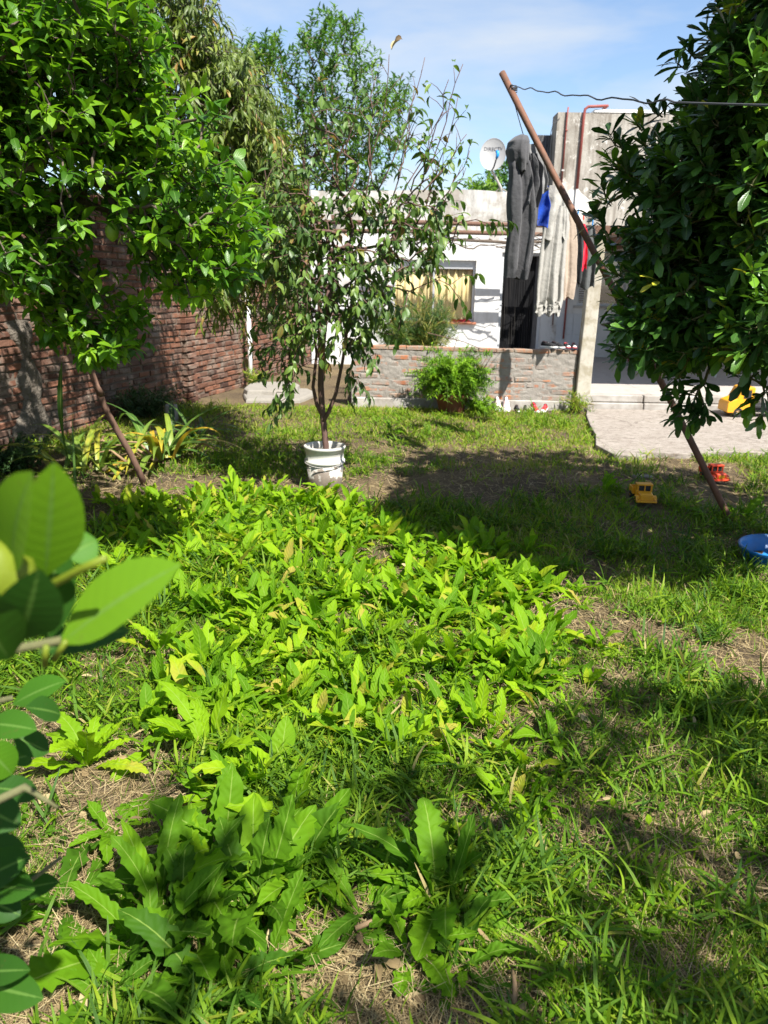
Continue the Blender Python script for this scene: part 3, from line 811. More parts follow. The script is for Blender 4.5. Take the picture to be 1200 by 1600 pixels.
rough_block('stone_slab', 'pale worn stone slab on the ground by the white pipe', 'slab', (-1.66, 11.3, -.03), .40, .55, .12, MAT['stone'], 3)
rough_block('stone_slab', 'wide flat low stone under the pale worn slab by the pipe', 'slab', (-1.55, 11.0, -.03), .5, .6, .06, MAT['stone'], 5)
rough_block('flat_stone', 'small flat pale stone in the grass behind the yellow truck', 'stone', (2.24, 6.50, -.01), .09, .05, .025, MAT['stone'], 6)
rough_block('stone', 'small white rock beside the dark herb bush by the brick wall', 'stone', (-2.42, 8.6, 0), .07, .08, .22, MAT['stone'], 7, 9)

# ------------------------------------------------------------------ clothes prop, lines and washing
TOP = Vector((.86, 6.25, 2.97)); FOOT = Vector((2.45, 5.17, .0))
cp = thing('clothes_prop', 'long rusty steel pole leaning across as a clothes line prop', 'pole', FOOT)
ax = TOP - FOOT
MB().tube([ax * t + Vector((.012 * math.sin(t * 5), .01 * math.sin(t * 4), 0)) for t in np.linspace(-.015, 1.03, 9)], .0235, 12).obj('shaft', MAT['rust'], cp, True)
MB().tube([ax * .985 + Vector((.03 * math.cos(a), .03 * math.sin(a), .002 * a)) for a in np.linspace(0, 18, 40)], .004, 5).obj('wire_binding', MAT['wire'], cp)

LINE_PTS = [(0, 0.0), (.1, .17), (.27, .335), (.5, .26), (.75, .12), (1, 0)]
LEND = Vector((2.62, 10.24, 2.29))


def line_at(t):
    p = TOP.lerp(LEND, t); return p - Vector((0, 0, float(np.interp(t, [q[0] for q in LINE_PTS], [q[1] for q in LINE_PTS]))))


tag(MB().tube([line_at(t) for t in np.linspace(0, 1, 40)], .0035, 5).obj('clothes_line', MAT['wire']), 'sagging wire line carrying the washing from pole to porch beam', 'wire')
E2 = Vector((1.12, 1.9, 1.985))
pts = [TOP.lerp(E2, t) + Vector((0, 0, .0 + .006 * (math.sin(t * 47) + .6 * math.sin(t * 83 + 1)) * (t < .7) - .03 * math.sin(t * math.pi))) for t in np.linspace(0, 1, 60)]
tag(MB().tube(pts, .0038, 5).obj('overhead_wire', MAT['wire']), 'thin wavy wire running from the pole top over the dark tree', 'wire')


def gtube(st, y, wax, folds=5, amp=.16, phase=0.0, n=44, twist=.5, caps=True):
    """hanging cloth: stations (px, py, half width, half depth) at depth y; the whole sheet ripples in depth"""
    wax = Vector(wax).normalized(); dax = Vector((0, 0, 1)).cross(wax)
    zs = np.linspace(0, 1, len(st)); zz = np.linspace(0, 1, 30); cols = [np.interp(zz, zs, [q[k] for q in st]) for k in range(4)]
    rg = []; rn = random.Random(int(phase * 1000)); pa, pb, pc = [rn.uniform(0, 6.28) for _ in range(3)]
    for j in range(30):
        c = at(cols[0][j], cols[1][j], y); ring = []; u = zz[j]
        w = cols[2][j] * (1 + .035 * math.sin(u * 9 + pa) + .03 * math.sin(u * 21 + pb)); dp = cols[3][j] * .45
        for k in range(n):
            a = 2 * math.pi * k / n; s_ = math.cos(a)
            x = w * (s_ + .06 * math.sin(folds * s_ * 2 + pc))
            rip = amp * .22 * (.35 + .65 * u) * (math.sin(folds * 1.25 * s_ + pa + .6 * math.sin(u * 2.4 + pb)) + .45 * math.sin(folds * 2.7 * s_ + pb + u * 1.7))
            pinch = amp * .05 * math.sin(u * 14 + s_ * 5 + pc)
            hem = (.016 * math.sin(s_ * 4 + pa) + .01 * math.sin(s_ * 9 + pb)) * (u > .93)
            ring.append(c + wax * x + dax * (dp * math.sin(a) + rip + pinch) + Vector((0, 0, hem)))
        rg.append(ring)
    return rg


def garment(name, label, cat, tubes, y, mat, wax=(1, .25, 0), folds=5, amp=.16, extra=()):
    """one garment: its body of joined tubes, then cuffs and pegs as parts"""
    x, yy, z = at(tubes[0][0][0], tubes[0][0][1], y)
    t = thing(name, label, cat, (0, 0, 0), group='washing on the sagging line')
    mb = MB()
    for i, st in enumerate(tubes): mb.rings(gtube(st, y, wax, folds, amp, phase=i * 1.7 + y), False)
    mb.obj('cloth', mat, t, True)
    for nm, st, mt in extra:
        MB().rings(gtube(st, y, wax, 5, .03, 1.0 + st[0][0] * .01), False).obj(nm, mt, t, True)
    return t


garment('hooded_top', 'dark grey long hooded garment hanging nearest to the pole top', 'clothes',
        [[(813, 236, .05, .06), (814, 258, .105, .10), (818, 290, .125, .11), (818, 345, .13, .11), (813, 390, .125, .11), (807, 434, .118, .10)],
         [(832, 240, .035, .04), (836, 262, .05, .05), (835, 290, .05, .05), (828, 325, .05, .05)]], 6.6, MAT['cloth_charcoal'], folds=5, amp=.26,
        extra=[('hood', [(815, 210, .01, .02), (814, 213, .045, .16), (810, 222, .075, .24), (808, 236, .085, .26), (809, 250, .08, .24), (812, 266, .06, .16)], MAT['cloth_charcoal'])])
for o in (o for o in C.objects if o.name == 'hood'): o['label'] = 'rounded dark grey hood'
garment('tshirt', 'light grey short sleeve hanging beside the dark grey hooded garment', 'clothes',
        [[(832, 225, .04, .04), (838, 250, .075, .05), (842, 280, .085, .05), (842, 302, .08, .045)]], 6.85, MAT['cloth_midgrey'], folds=4)
garment('blue_shirt', 'bright royal blue shirt hanging between grey garments', 'clothes',
        [[(846, 280, .03, .04), (846, 300, .06, .05), (842, 325, .085, .055), (838, 352, .09, .05)]], 7.25, MAT['cloth_blue'], folds=3, amp=.2)
garment('pale_trousers', 'pale grey tracksuit trousers with ribbed cuffs hanging by the doorway', 'clothes',
        [[(872, 290, .075, .05), (872, 320, .10, .06), (870, 345, .115, .06), (868, 372, .12, .06)],
         [(864, 322, .05, .05), (860, 360, .075, .058), (853, 420, .078, .055), (848, 465, .072, .05), (846, 478, .062, .045)],
         [(878, 322, .05, .05), (876, 360, .075, .058), (869, 420, .078, .055), (868, 465, .07, .05), (867, 478, .06, .045)]], 7.5, MAT['cloth_palegrey'], folds=4, amp=.10,
        extra=[('cuff', [(846, 476, .068, .05), (845, 491, .064, .045)], MAT['cloth_palegrey']), ('cuff', [(867, 476, .066, .05), (866, 491, .062, .045)], MAT['cloth_palegrey'])])
garment('beige_trousers', 'beige trousers hanging beside the pale grey tracksuit trousers', 'clothes',
        [[(884, 322, .06, .05), (886, 360, .11, .07), (886, 400, .12, .07), (885, 440, .11, .07), (883, 467, .085, .06)]], 8.2, MAT['cloth_beige'], folds=5, amp=.12)
garment('black_trousers', 'black trousers hanging behind the rusty pole next to a red garment', 'clothes',
        [[(899, 340, .05, .06), (900, 370, .09, .08), (899, 400, .095, .08), (897, 442, .085, .07)]], 8.9, MAT['cloth_black'], folds=4)
garment('navy_shorts', 'small navy garment hanging between the beige and black trousers', 'clothes',
        [[(888, 332, .03, .04), (890, 352, .05, .05), (890, 378, .05, .05), (889, 392, .045, .04)]], 8.55, MAT['cloth_navy'], folds=4)
garment('red_shirt', 'narrow bright red garment hanging behind the rusty pole', 'clothes',
        [[(911, 350, .035, .05), (911, 370, .065, .06), (909, 400, .065, .06), (908, 421, .06, .06)]], 9.3, MAT['cloth_red'], folds=3)
garment('grey_trousers', 'dark green grey trousers hanging last beside the concrete pillar', 'clothes',
        [[(922, 352, .05, .05), (920, 380, .10, .07), (918, 415, .105, .07), (916, 450, .095, .06)]], 9.7, MAT['cloth_darkgrey'], folds=4)
for i, t in enumerate((.24, .29, .36, .44, .52, .60, .68, .76, .84, .90)):
    p = line_at(t)
    tag(MB().box(-.006, .006, -.008, .008, -.05, .025).obj('clothes_peg', MAT[('dish_blue', 'red_toy', 'oldwood')[i % 3]]), 'small clothes peg clipped on the sagging washing line', 'peg', 'pegs on the washing line').location = p

# ------------------------------------------------------------------ leaf shapes and tree builder
P_OVATE = [.12, .85, 1.0, .66, .04]
P_PADDLE = [.14, .38, .80, 1.0, .34]
P_LANCE = [.10, .85, .98, .58, .03]
P_SMALL = [.15, 1.0, .75, .04]
P_BLADE = [.75, 1.0, .85, .55, .04]
P_TINY = [.4, 1.0, .1]


def spread(n, d, lo, hi):
    """n unit vectors at an angle lo..hi from direction d, golden-angle spiral"""
    d = Vector(d).normalized(); a = d.orthogonal().normalized(); b = d.cross(a); out = []
    ph = random.uniform(0, 6.28)
    for k in range(n):
        th = random.uniform(lo, hi); al = ph + k * 2.39996 + random.uniform(-.2, .2)
        out.append(d * math.cos(th) + (a * math.cos(al) + b * math.sin(al)) * math.sin(th))
    return out


def wood(root, targets, r_tip=.004, power=.42, seg=.16, jit=.25, sides=5, rmax=.2, grav=0.0):
    """joins every target point to the nearest wood already grown; returns the mesh builder and the tip directions"""
    P = [np.array(p, float) for p in root]; par = [-1] + list(range(len(root) - 1)); cnt = [0] * len(root)
    T = np.array(targets, float); order = np.argsort(np.linalg.norm(T - P[-1], axis=1))
    chains = []; tips = [None] * len(T); tipd = [None] * len(T)
    arr = np.zeros((len(root) + len(T) * 16, 3)); arr[:len(P)] = P; depth = [0.0] * len(root)
    for i in order:
        n = len(P)
        d = np.linalg.norm(arr[:n] - T[i], axis=1) + .12 * np.array(depth)
        d[:max(0, len(root) - 3)] += 1.5
        j = int(np.argmin(d)); a = arr[j].copy(); v = T[i] - a; L = np.linalg.norm(v); m = max(2, min(10, int(L / seg) + 1))
        ch = [j]; prev = j
        off = rng.normal(0, jit * L * .18, 3); off[2] += .12 * L
        for k in range(1, m + 1):
            t = k / m; q = a + v * t + off * math.sin(math.pi * t); q[2] -= grav * L * t * t
            if k < m: q = q + rng.normal(0, .012, 3)
            arr[len(P)] = q; P.append(q); par.append(prev); cnt.append(0); depth.append(depth[prev] + L / m); prev = len(P) - 1; ch.append(prev)
        tips[i] = P[-1]; tipd[i] = unit(P[-1] - P[-2]); chains.append(ch)
        k = prev
        while k != -1: cnt[k] += 1; k = par[k]
    rad = lambda k: min(rmax, r_tip * max(1, cnt[k]) ** power)
    mb = MB()
    mb.tube([tuple(p) for p in P[:len(root)]], [max(rad(k), .3 * rmax) * (1.25 if k == 0 else 1) for k in range(len(root))], 10)
    for ch in chains:
        mb.tube([tuple(P[k]) for k in ch], [rad(ch[1])] + [rad(k) for k in ch[1:]], sides, False)
    return mb, np.array(tips), np.array(tipd)


def poly_targets(poly, n, y0, y1, dmin=.0, fn=None):
    """points spread through the volume that fills a traced outline between the depths y0 and y1"""
    xs = [p[0] for p in poly]; ys = [p[1] for p in poly]; out = []
    tries = 0
    while len(out) < n and tries < n * 60:
        tries += 1
        px, py = random.uniform(min(xs), max(xs)), random.uniform(min(ys), max(ys))
        if not inpoly(np.array(px), np.array(py), poly): continue
        y = random.uniform(y0, y1); p = at(px, py, y)
        if fn and not fn(px, py, y, p): continue
        if dmin and any((p - q).length < dmin for q in out[-60:]): continue
        out.append(p)
    return [tuple(p) for p in out]


def ell_targets(c, r, n, shell=.3):
    out = []
    while len(out) < n:
        q = rng.normal(0, 1, 3); q = q / np.linalg.norm(q) * (shell + (1 - shell) * rng.random() ** .5)
        out.append(tuple(np.array(c) + q * np.array(r)))
    return out


def twig_leaves(acc, tips, dirs, k, back, L, W, prof, ang, up, bend, fold, tint, droop=0.0, wood_mb=None, tw=.002, hang=0.0):
    """k leaves along the last stretch of every twig"""
    B, D, Nn, LL, TT = [], [], [], [], []
    for p, d in zip(tips, dirs):
        p = Vector(p); d = Vector(d); d = (d + Vector((0, 0, up)) * .5).normalized()
        t0 = tint[0] + (tint[1] - tint[0]) * random.random()
        end = p + d * back * .5
        if wood_mb is not None: wood_mb.tube([p - d * .02, p + d * back * .25, end], [tw * 1.4, tw, tw * .6], 4, False)
        for q, v in zip(range(k), spread(k, d, *ang)):
            v = (v + Vector((0, 0, -hang))).normalized()
            pos = end - d * (back * q / k) + Vector((random.gauss(0, .006), random.gauss(0, .006), random.gauss(0, .006)))
            B.append(pos); D.append(v)
            u = Vector((0, 0, 1)) * (1 - droop) + d * .3 + Vector((random.gauss(0, .3), random.gauss(0, .3), random.gauss(0, .2))); Nn.append(u)
            LL.append(random.uniform(.72, 1.15)); TT.append(min(1, max(0, t0 + random.gauss(0, .10))))
    LL = np.array(LL)
    acc.add(B, D, Nn, L * LL, W * LL * rng.uniform(.85, 1.15, len(LL)), bend + rng.normal(0, .25, len(LL)), fold + rng.normal(0, .1, len(LL)), TT, prof)


# lemon tree on the left
lt = thing('lemon_tree', 'bright green lemon tree filling the upper left over the brick wall', 'tree', (-2.75, 4.3, 0))
poly = [(-420, -260), (120, -330), (230, -60), (235, 60), (265, 150), (330, 165), (330, 250), (395, 300), (420, 360), (385, 440), (330, 420), (300, 470), (250, 455), (262, 370), (215, 400), (190, 330), (120, 345), (95, 430), (40, 380), (-30, 430), (-420, 480)]
T = poly_targets(poly, 900, 3.2, 4.6) + poly_targets([(-420, -260), (160, -330), (240, 40), (260, 200), (200, 300), (-420, 330)], 650, 4.6, 6.6)
T += poly_targets([(55, 480), (130, 440), (215, 470), (210, 555), (150, 575), (60, 520)], 46, 3.6, 4.1)
T += poly_targets([(-60, 0), (225, 40), (260, 250), (-60, 330)], 300, 3.3, 3.9)
T += poly_targets([(190, 90), (270, 170), (320, 260), (395, 320), (405, 385), (370, 440), (300, 460), (240, 380), (180, 330)], 120, 3.3, 4.1)
T += poly_targets([(90, 330), (140, 340), (150, 460), (95, 470)], 16, 3.6, 4.1) + poly_targets([(-80, 300), (110, 300), (120, 430), (60, 465), (-80, 460)], 120, 3.4, 4.3) + poly_targets([(180, 320), (330, 380), (310, 470), (215, 420)], 45, 3.6, 4.3) + poly_targets([(60, 460), (130, 430), (220, 470), (215, 560), (150, 580), (60, 530)], 34, 3.6, 4.1)
mbw, tp, td = wood([(-2.75, 4.3, -.05), (-2.72, 4.3, .5), (-2.6, 4.25, 1.0), (-2.35, 4.15, 1.5), (-2.15, 4.1, 1.9)], T, .0032, .42, rmax=.075)
acc = Leaves()
lit = td.copy(); lit[:, 2] += .5
lit[:, 0] += .5; lit[:, 1] -= .4
twig_leaves(acc, tp, unit(lit), 12, .19, .076, .037, P_OVATE, (.6, 1.25), .5, .6, .25, (.25, 1.0), 0, mbw)
o = mbw.obj('trunk', MAT['bark'], lt, True); c = acc.obj('crown', MAT['lemon'], lt)
for o in (o, c): o.location = (2.75, -4.3, 0)
for px, py, y in ((18, 127, 3.5), (175, 362, 3.55)):
    p = at(px, py, y); Mf = Matrix.Translation(p) @ Matrix.Rotation(random.uniform(-.5, .5), 4, 'X')
    lf = tag(MB().lathe([(.001, -.042), (.010, -.037), (.024, -.024), (.030, 0), (.026, .020), (.012, .034), (.005, .040), (.001, .042)], 16, Matrix.Identity(4)).obj('fruit', MAT['lemon_fruit'], lt, True))
    lf.matrix_basis = Matrix.Translation((2.75, -4.3, 0)) @ Mf

# prop of old wood leaning under the lemon branches
wpz = at(228, 760, 5.95); tp_ = at(112, 520, 5.6)
st = thing('wooden_stake', 'old brown wooden stake leaning under the lemon branches', 'stake', (-1.93, 5.95, 0))
dv = Vector(tp_) - Vector((-1.93, 5.95, 0))
MB().tube([dv * t + Vector((.012 * math.sin(t * 9), .01 * math.cos(t * 7), 0)) for t in np.linspace(-.03, 1.45, 12)], [.026 - .006 * t for t in np.linspace(0, 1, 12)], 9).obj('shaft', MAT['oldwood'], st, True)
MB().tube([dv * .62 + Vector((0, 0, 0)), dv * .70 + Vector((.01, -.03, 0))], [.029, .016], 8).obj('knot', MAT['oldwood'], st, True)

# peach tree growing behind the wall
pt = thing('peach_tree', 'olive green tree with narrow drooping leaves behind the brick wall', 'tree', (-3.55, 9.6, 0))
poly = [(60, -200), (330, -60), (320, 30), (345, 75), (400, 150), (440, 250), (470, 330), (465, 440), (420, 500), (350, 495), (300, 460), (250, 400), (150, 200), (60, 60)]
T = poly_targets(poly, 1150, 6.7, 8.6) + poly_targets([(250, -40), (330, 40), (420, 150), (455, 290), (450, 430), (340, 330)], 420, 6.7, 7.9)
mbw, tp, td = wood([(-3.55, 9.6, -.05), (-3.5, 9.5, .8), (-3.35, 9.3, 1.6), (-3.1, 9.0, 2.3), (-2.9, 8.8, 2.8)], T, .0035, .42, rmax=.085)
acc = Leaves(); twig_leaves(acc, tp, td, 17, .46, .115, .025, P_LANCE, (.5, 1.2), .2, .9, .3, (.1, .95), .3, mbw, hang=.85)
for o in (mbw.obj('trunk', MAT['bark'], pt, True), acc.obj('crown', MAT['peach'], pt)): o.location = (3.55, -9.6, 0)

# tall leafy tree far behind the house
ft = thing('ash_tree', 'tall bright green leafy tree standing far behind the white house', 'tree', (-2.3, 21, 0))
poly = [(365, 95), (395, 60), (440, 60), (455, 110), (475, 40), (505, 25), (555, 28), (575, 80), (600, 120), (640, 130), (650, 200), (600, 300), (560, 380), (420, 390), (330, 300), (340, 130)]
T = poly_targets(poly, 760, 19.5, 22.5)
mbw, tp, td = wood([(-2.3, 21, -.05), (-2.3, 21, 1.5), (-2.2, 21, 3.0), (-2.1, 21, 4.0)], T, .006, .42, rmax=.16)
acc = Leaves(); td[:, 2] += .6; twig_leaves(acc, tp, unit(td), 20, .55, .16, .06, P_SMALL, (.5, 1.4), .7, .4, .2, (.1, .9), 0, mbw, .004)
for o in (mbw.obj('trunk', MAT['bark'], ft, True), acc.obj('crown', MAT['ash'], ft)): o.location = (2.3, -21, 0)
for lab, px, py, rx, rz, y, nn in (('small bright tree top showing over the parapet left of the dish', 755, 300, .55, .6, 23, 70), ('darker tree top showing behind the dish and the washing', 805, 275, .9, 1.0, 24, 130)):
    c = at(px, py, y)
    bt = thing('distant_tree', lab, 'tree', (c.x, c.y, 0), group='tree tops behind the house')
    T = [tuple(Vector(q) - Vector((c.x, c.y, 0))) for q in ell_targets((c.x, c.y, c.z - .3), (rx, .8, rz), nn)]
    mbw, tp, td = wood([(0, 0, -.05), (.05, 0, 1.5), (0, 0, 3.0), (0, 0, c.z - 1)], T, .006, .42, rmax=.10)
    acc = Leaves(); twig_leaves(acc, tp, td, 20, .45, .16, .065, P_SMALL, (.5, 1.4), .7, .4, .2, (.1, .6) if rx > .6 else (.4, 1), 0, mbw, .004)
    mbw.obj('trunk', MAT['bark'], bt, True); acc.obj('crown', MAT['ash'], bt)

# dark glossy evergreen on the right
et = thing('evergreen_tree', 'dense dark evergreen tree with glossy paddle leaves at the right edge', 'tree', (3.05, 4.15, 0))
poly = [(1180, -300), (1150, 0), (1138, 60), (1105, 115), (1085, 170), (1045, 205), (995, 235), (972, 285), (972, 350), (988, 390), (990, 430), (1012, 480), (988, 530), (1005, 555), (1020, 545), (1070, 555), (1100, 565), (1200, 565), (1600, 580), (1700, 200), (1600, -350)]


def ev(px, py, y, p):   # rounded in depth: shallow at the outline, deep in the middle
    e = min(1.0, max(.15, (px - 930) / 260))
    if (px > 1230 or py < -40) and random.random() < .66: return False
    return abs(y - 4.1) < .95 * e ** .6


T = poly_targets(poly, 2900, 3.15, 5.05, 0, ev)
T += ell_targets((3.3, 4.1, 2.8), (1.15, 1.1, 1.4), 120, .5)
T += poly_targets([(975, 470), (1060, 450), (1080, 570), (1010, 570), (970, 545)], 60, 3.5, 4.2)
T += [tuple(at(*q)) for q in ((958, 222, 4.0), (972, 232, 4.0), (944, 300, 4.0), (936, 345, 4.05), (950, 318, 4.0), (957, 395, 4.0), (950, 372, 4.0), (1066, 105, 4.0), (1080, 85, 4.0), (1030, 180, 4.0), (1125, 20, 4.0), (975, 470, 3.9), (968, 545, 3.8), (980, 560, 3.8), (965, 430, 3.9), (1000, 200, 4.0), (1110, 60, 4.0), (962, 262, 3.9))]
T += [tuple(at(*q)) for q in ((1062, 640, 3.8), (1080, 652, 3.85), (1068, 615, 3.8), (1100, 640, 3.7), (1085, 625, 3.75), (1178, 630, 3.6), (1190, 645, 3.65), (1195, 615, 3.6), (1100, 600, 3.8), (1060, 590, 3.7), (1170, 590, 3.7), (1080, 580, 3.8))]
T = [q for q in T if not (q[0] > 1.8 and q[2] < .92)]
mbw, tp, td = wood([(3.05, 4.15, -.05), (3.05, 4.15, .5), (3.0, 4.1, 1.0), (2.9, 4.1, 1.5), (2.8, 4.1, 2.0)], T, .0034, .42, rmax=.09)
acc = Leaves()
cen = np.array([2.8, 4.2, 2.1]); ou = unit(tp - cen); dr_ = unit(td * .5 + ou * .6 + np.array([0, -.15, .55]))
low = tp[:, 2] < 1.1; dr_[low] = unit(td[low] + ou[low] * .6 + np.array([0, 0, -.1]))
young = rng.random(len(tp)) < .22
tt = np.where(young, 1, 0)
twig_leaves(acc, tp[~young], dr_[~young], 12, .09, .108, .038, P_PADDLE, (.45, 1.45), .2, .35, .18, (.08, .72), 0, mbw, .003)
twig_leaves(acc, tp[young], dr_[young], 12, .075, .094, .032, P_PADDLE, (.3, 1.1), .5, .25, .22, (.74, .90), 0, mbw, .003)
for (px, py, y) in ((1018, 505, 3.6), (1040, 488, 3.55), (1012, 520, 3.6), (1030, 440, 3.5), (1165, 545, 3.3)):
    p = at(px, py, y); acc.add([p] * 3, spread(3, (-.8, -.4, -.1), .2, .7), [(0, -.3, 1)] * 3, .10, .032, .4, .2, [1, .97, 1], P_PADDLE)
for o in (mbw.obj('trunk', MAT['bark_green'], et, True), acc.obj('crown', MAT['tobira'], et)): o.location = (-3.05, -4.15, 0)

# trees behind the camera, whose shade lies over the near ground
for lab, c, r, nn, base in (('broad leafy tree standing behind and to the side of the viewer', (1.85, -1.28, 3.7), (1.5, 1.1, .9), 165, (3.1, -2.6)),
                            ('second leafy tree standing off to the side behind the viewer', (3.0, .1, 3.5), (.9, .65, .8), 60, (3.9, -.3))):
    bt = thing('shade_tree', lab, 'tree', (*base, 0), group='trees behind the viewer')
    T = [tuple(np.array(q) - np.array([*base, 0])) for q in ell_targets(c, r, nn, .1) if np.linalg.norm(np.cross(np.array(q) - np.array([-.22, .6, 1.35]), np.array(SUN_DIR))) > .30]
    rc = Vector(c) - Vector((*base, 0))
    mbw, tp, td = wood([(0, 0, -.05), tuple(rc * .25 + Vector((0, 0, .4))), tuple(rc * .5 + Vector((0, 0, .5))), tuple(rc * .75 + Vector((0, 0, .2)))], T, .004, .42, rmax=.10)
    acc = Leaves(); twig_leaves(acc, tp, td, 11, .25, .10, .052, P_OVATE, (.5, 1.3), .4, .4, .2, (.1, .8), 0, mbw)
    mbw.obj('trunk', MAT['bark'], bt, True); acc.obj('crown', MAT['lemon'], bt)

# ------------------------------------------------------------------ young tree in a white bucket
BX, BY = -.475, 5.93
bk = thing('bucket', 'mud splashed white plastic bucket holding the young tree', 'bucket', (BX, BY, float(gz(BX, BY)) - .005))
MB().lathe([(.001, 0), (.128, 0), (.132, .006), (.146, .215), (.141, .215), (.127, .012), (.001, .012)], 40).obj('lower_wall', MAT['dirty_bucket'], bk, True)
MB().lathe([(.1455, .214), (.158, .216), (.1595, .238), (.149, .240), (.150, .305), (.157, .308), (.1585, .328), (.164, .331), (.1645, .348), (.158, .352), (.151, .348), (.146, .335), (.1415, .216)], 40).obj('rim', MAT['white_plastic'], bk, True)
MB().lathe([(.001, .235), (.08, .237), (.142, .232)], 24).obj('soil', MAT['soil'], bk, True)
MB().tube([(.160 * math.cos(a), .160 * math.sin(a) - .006, .225 - .085 * math.sin(-a) ** 2 * .25) for a in np.linspace(math.pi + .1, 2 * math.pi - .1, 18)], .003, 5).obj('handle', MAT['grey_pipe'], bk)

yt = thing('young_tree', 'young tree with dark drooping leaves growing out of the white bucket', 'tree', (BX, BY, .2))
off = Vector((BX, BY, .2))
poly = [(415, 260), (470, 200), (505, 150), (570, 140), (640, 175), (690, 230), (725, 280), (715, 380), (680, 410), (655, 470), (610, 530), (585, 560), (530, 560), (470, 590), (420, 560), (400, 510), (430, 440), (395, 360)]
T = poly_targets(poly, 190, 5.3, 6.6)
T += poly_targets([(410, 300), (690, 300), (690, 400), (650, 470), (590, 520), (430, 540)], 130, 5.3, 6.5)
T += poly_targets([(415, 320), (560, 300), (600, 350), (590, 480), (430, 520)], 90, 5.3, 6.5)
T += poly_targets([(405, 480), (480, 500), (475, 600), (430, 640), (400, 560)], 26, 5.5, 6.2) + poly_targets([(535, 520), (590, 520), (580, 615), (545, 600)], 14, 5.6, 6.1)
T += [tuple(at(*q)) for q in ((437, 640, 5.75), (450, 625, 5.8), (545, 590, 5.8), (555, 610, 5.85), (410, 545, 5.7), (690, 420, 5.8), (735, 430, 5.75), (765, 350, 5.8), (780, 345, 5.8), (640, 455, 5.6), (720, 470, 5.7))]
T = [tuple(Vector(q) - off) for q in T]
mbw, tp, td = wood([(0, 0, -.18), (.005, 0, 0), (.01, 0, .14), (-.005, .01, .28), (-.02, .01, .44), (-.03, .02, .62), (-.02, .02, .85), (0, .02, 1.1), (.06, .0, 1.4)], T, .0027, .42, .14, .35, 5, rmax=.024)
# two stems that fork low
mbw.tube([(-.01, 0, .34), (.035, -.01, .42), (.09, -.02, .56), (.14, -.02, .80), (.20, -.02, 1.2), (.28, 0, 1.6)], [.017, .016, .014, .012, .010, .006], 8)
mbw.tube([(-.015, 0, .38), (-.06, .02, .46), (-.09, .02, .60), (-.06, .03, .85), (-.10, .02, 1.2)], [.017, .015, .013, .011, .007], 8)
# bare reddish whips at the top
whips = [((565, 330), (608, 85), 5.8), ((640, 330), (722, 100), 5.75), ((650, 350), (716, 150), 5.9), ((600, 350), (648, 140), 5.7), ((590, 300), (665, 90), 6.0), ((540, 300), (560, 150), 5.8), ((660, 300), (728, 210), 5.6), ((520, 280), (512, 130), 6.0), ((640, 300), (700, 125), 5.6),
         ((620, 280), (640, 175), 5.5), ((610, 330), (690, 175), 5.75), ((460, 330), (440, 215), 5.7), ((430, 400), (415, 265), 5.6), ((490, 350), (478, 190), 5.6), ((655, 360), (730, 262), 5.8), ((670, 340), (735, 235), 5.9), ((580, 250), (590, 120), 5.6)]
wt, wd = [], []
for (x0, y0), (x1, y1), y in whips:
    a = at(x0, y0, y) - off; b = at(x1, y1, y + random.uniform(-.2, .2)) - off; pts = []
    for k in range(9):
        t = k / 8; pts.append(a.lerp(b, t) + Vector((random.gauss(0, .008), random.gauss(0, .008), 0)) + Vector((.05, 0, 0)) * math.sin(t * 3.1) * (1 if x1 > 600 else -1) * .6)
    mbw.tube(pts, [.0055 - .0004 * k for k in range(9)], 5)
    for k in (3, 4, 5, 6, 7):
        s = pts[k] + Vector((random.uniform(-.09, .11), random.uniform(-.08, .08), random.uniform(.03, .13)))
        mbw.tube([pts[k], (pts[k] + s) / 2 + Vector((0, 0, .01)), s], [.003, .0024, .0016], 4)
        if random.random() < .75: wt.append(tuple(s)); wd.append(tuple((s - pts[k]).normalized()))
acc = Leaves()
twig_leaves(acc, tp, td, 8, .24, .084, .036, P_OVATE, (.5, 1.2), .1, .65, .3, (.15, .92), .2, mbw, .0018, hang=.75)
twig_leaves(acc, np.array(wt), np.array(wd), 2, .05, .085, .034, P_LANCE, (.6, 1.3), .1, .9, .5, (.3, 1.0), .2, None, hang=.55)
mbw.obj('trunk', MAT['bark_red'], yt, True); acc.obj('crown', MAT['bucket'], yt)
acc = Leaves(); p = at(612, 78, 5.8) - off
acc.add([p, p + Vector((.02, 0, .05))], [(.35, .1, .9), (.7, 0, .5)], [(-.8, -.5, .2), (0, -1, .3)], [.09, .07], [.05, .05], [.8, 1.4], [.9, .8], [1, .0], P_OVATE)
o = acc.obj('dried_leaf', MAT['straw'], yt); o['label'] = 'curled dry leaf on the topmost twig'

# ------------------------------------------------------------------ fern in a terracotta pot, feathery bush behind the wall
fp = thing('fern_pot', 'terracotta pot half hidden under the bright asparagus fern', 'pot', (.84, 9.80, -.01))
MB().lathe([(.001, 0), (.15, 0), (.155, .01), (.205, .20), (.225, .205), (.228, .25), (.205, .252), (.185, .21), (.001, .20)], 32).obj('pot', MAT['terracotta'], fp, True)
MB().lathe([(.001, .218), (.10, .222), (.188, .215)], 20).obj('soil', MAT['soil'], fp, True)


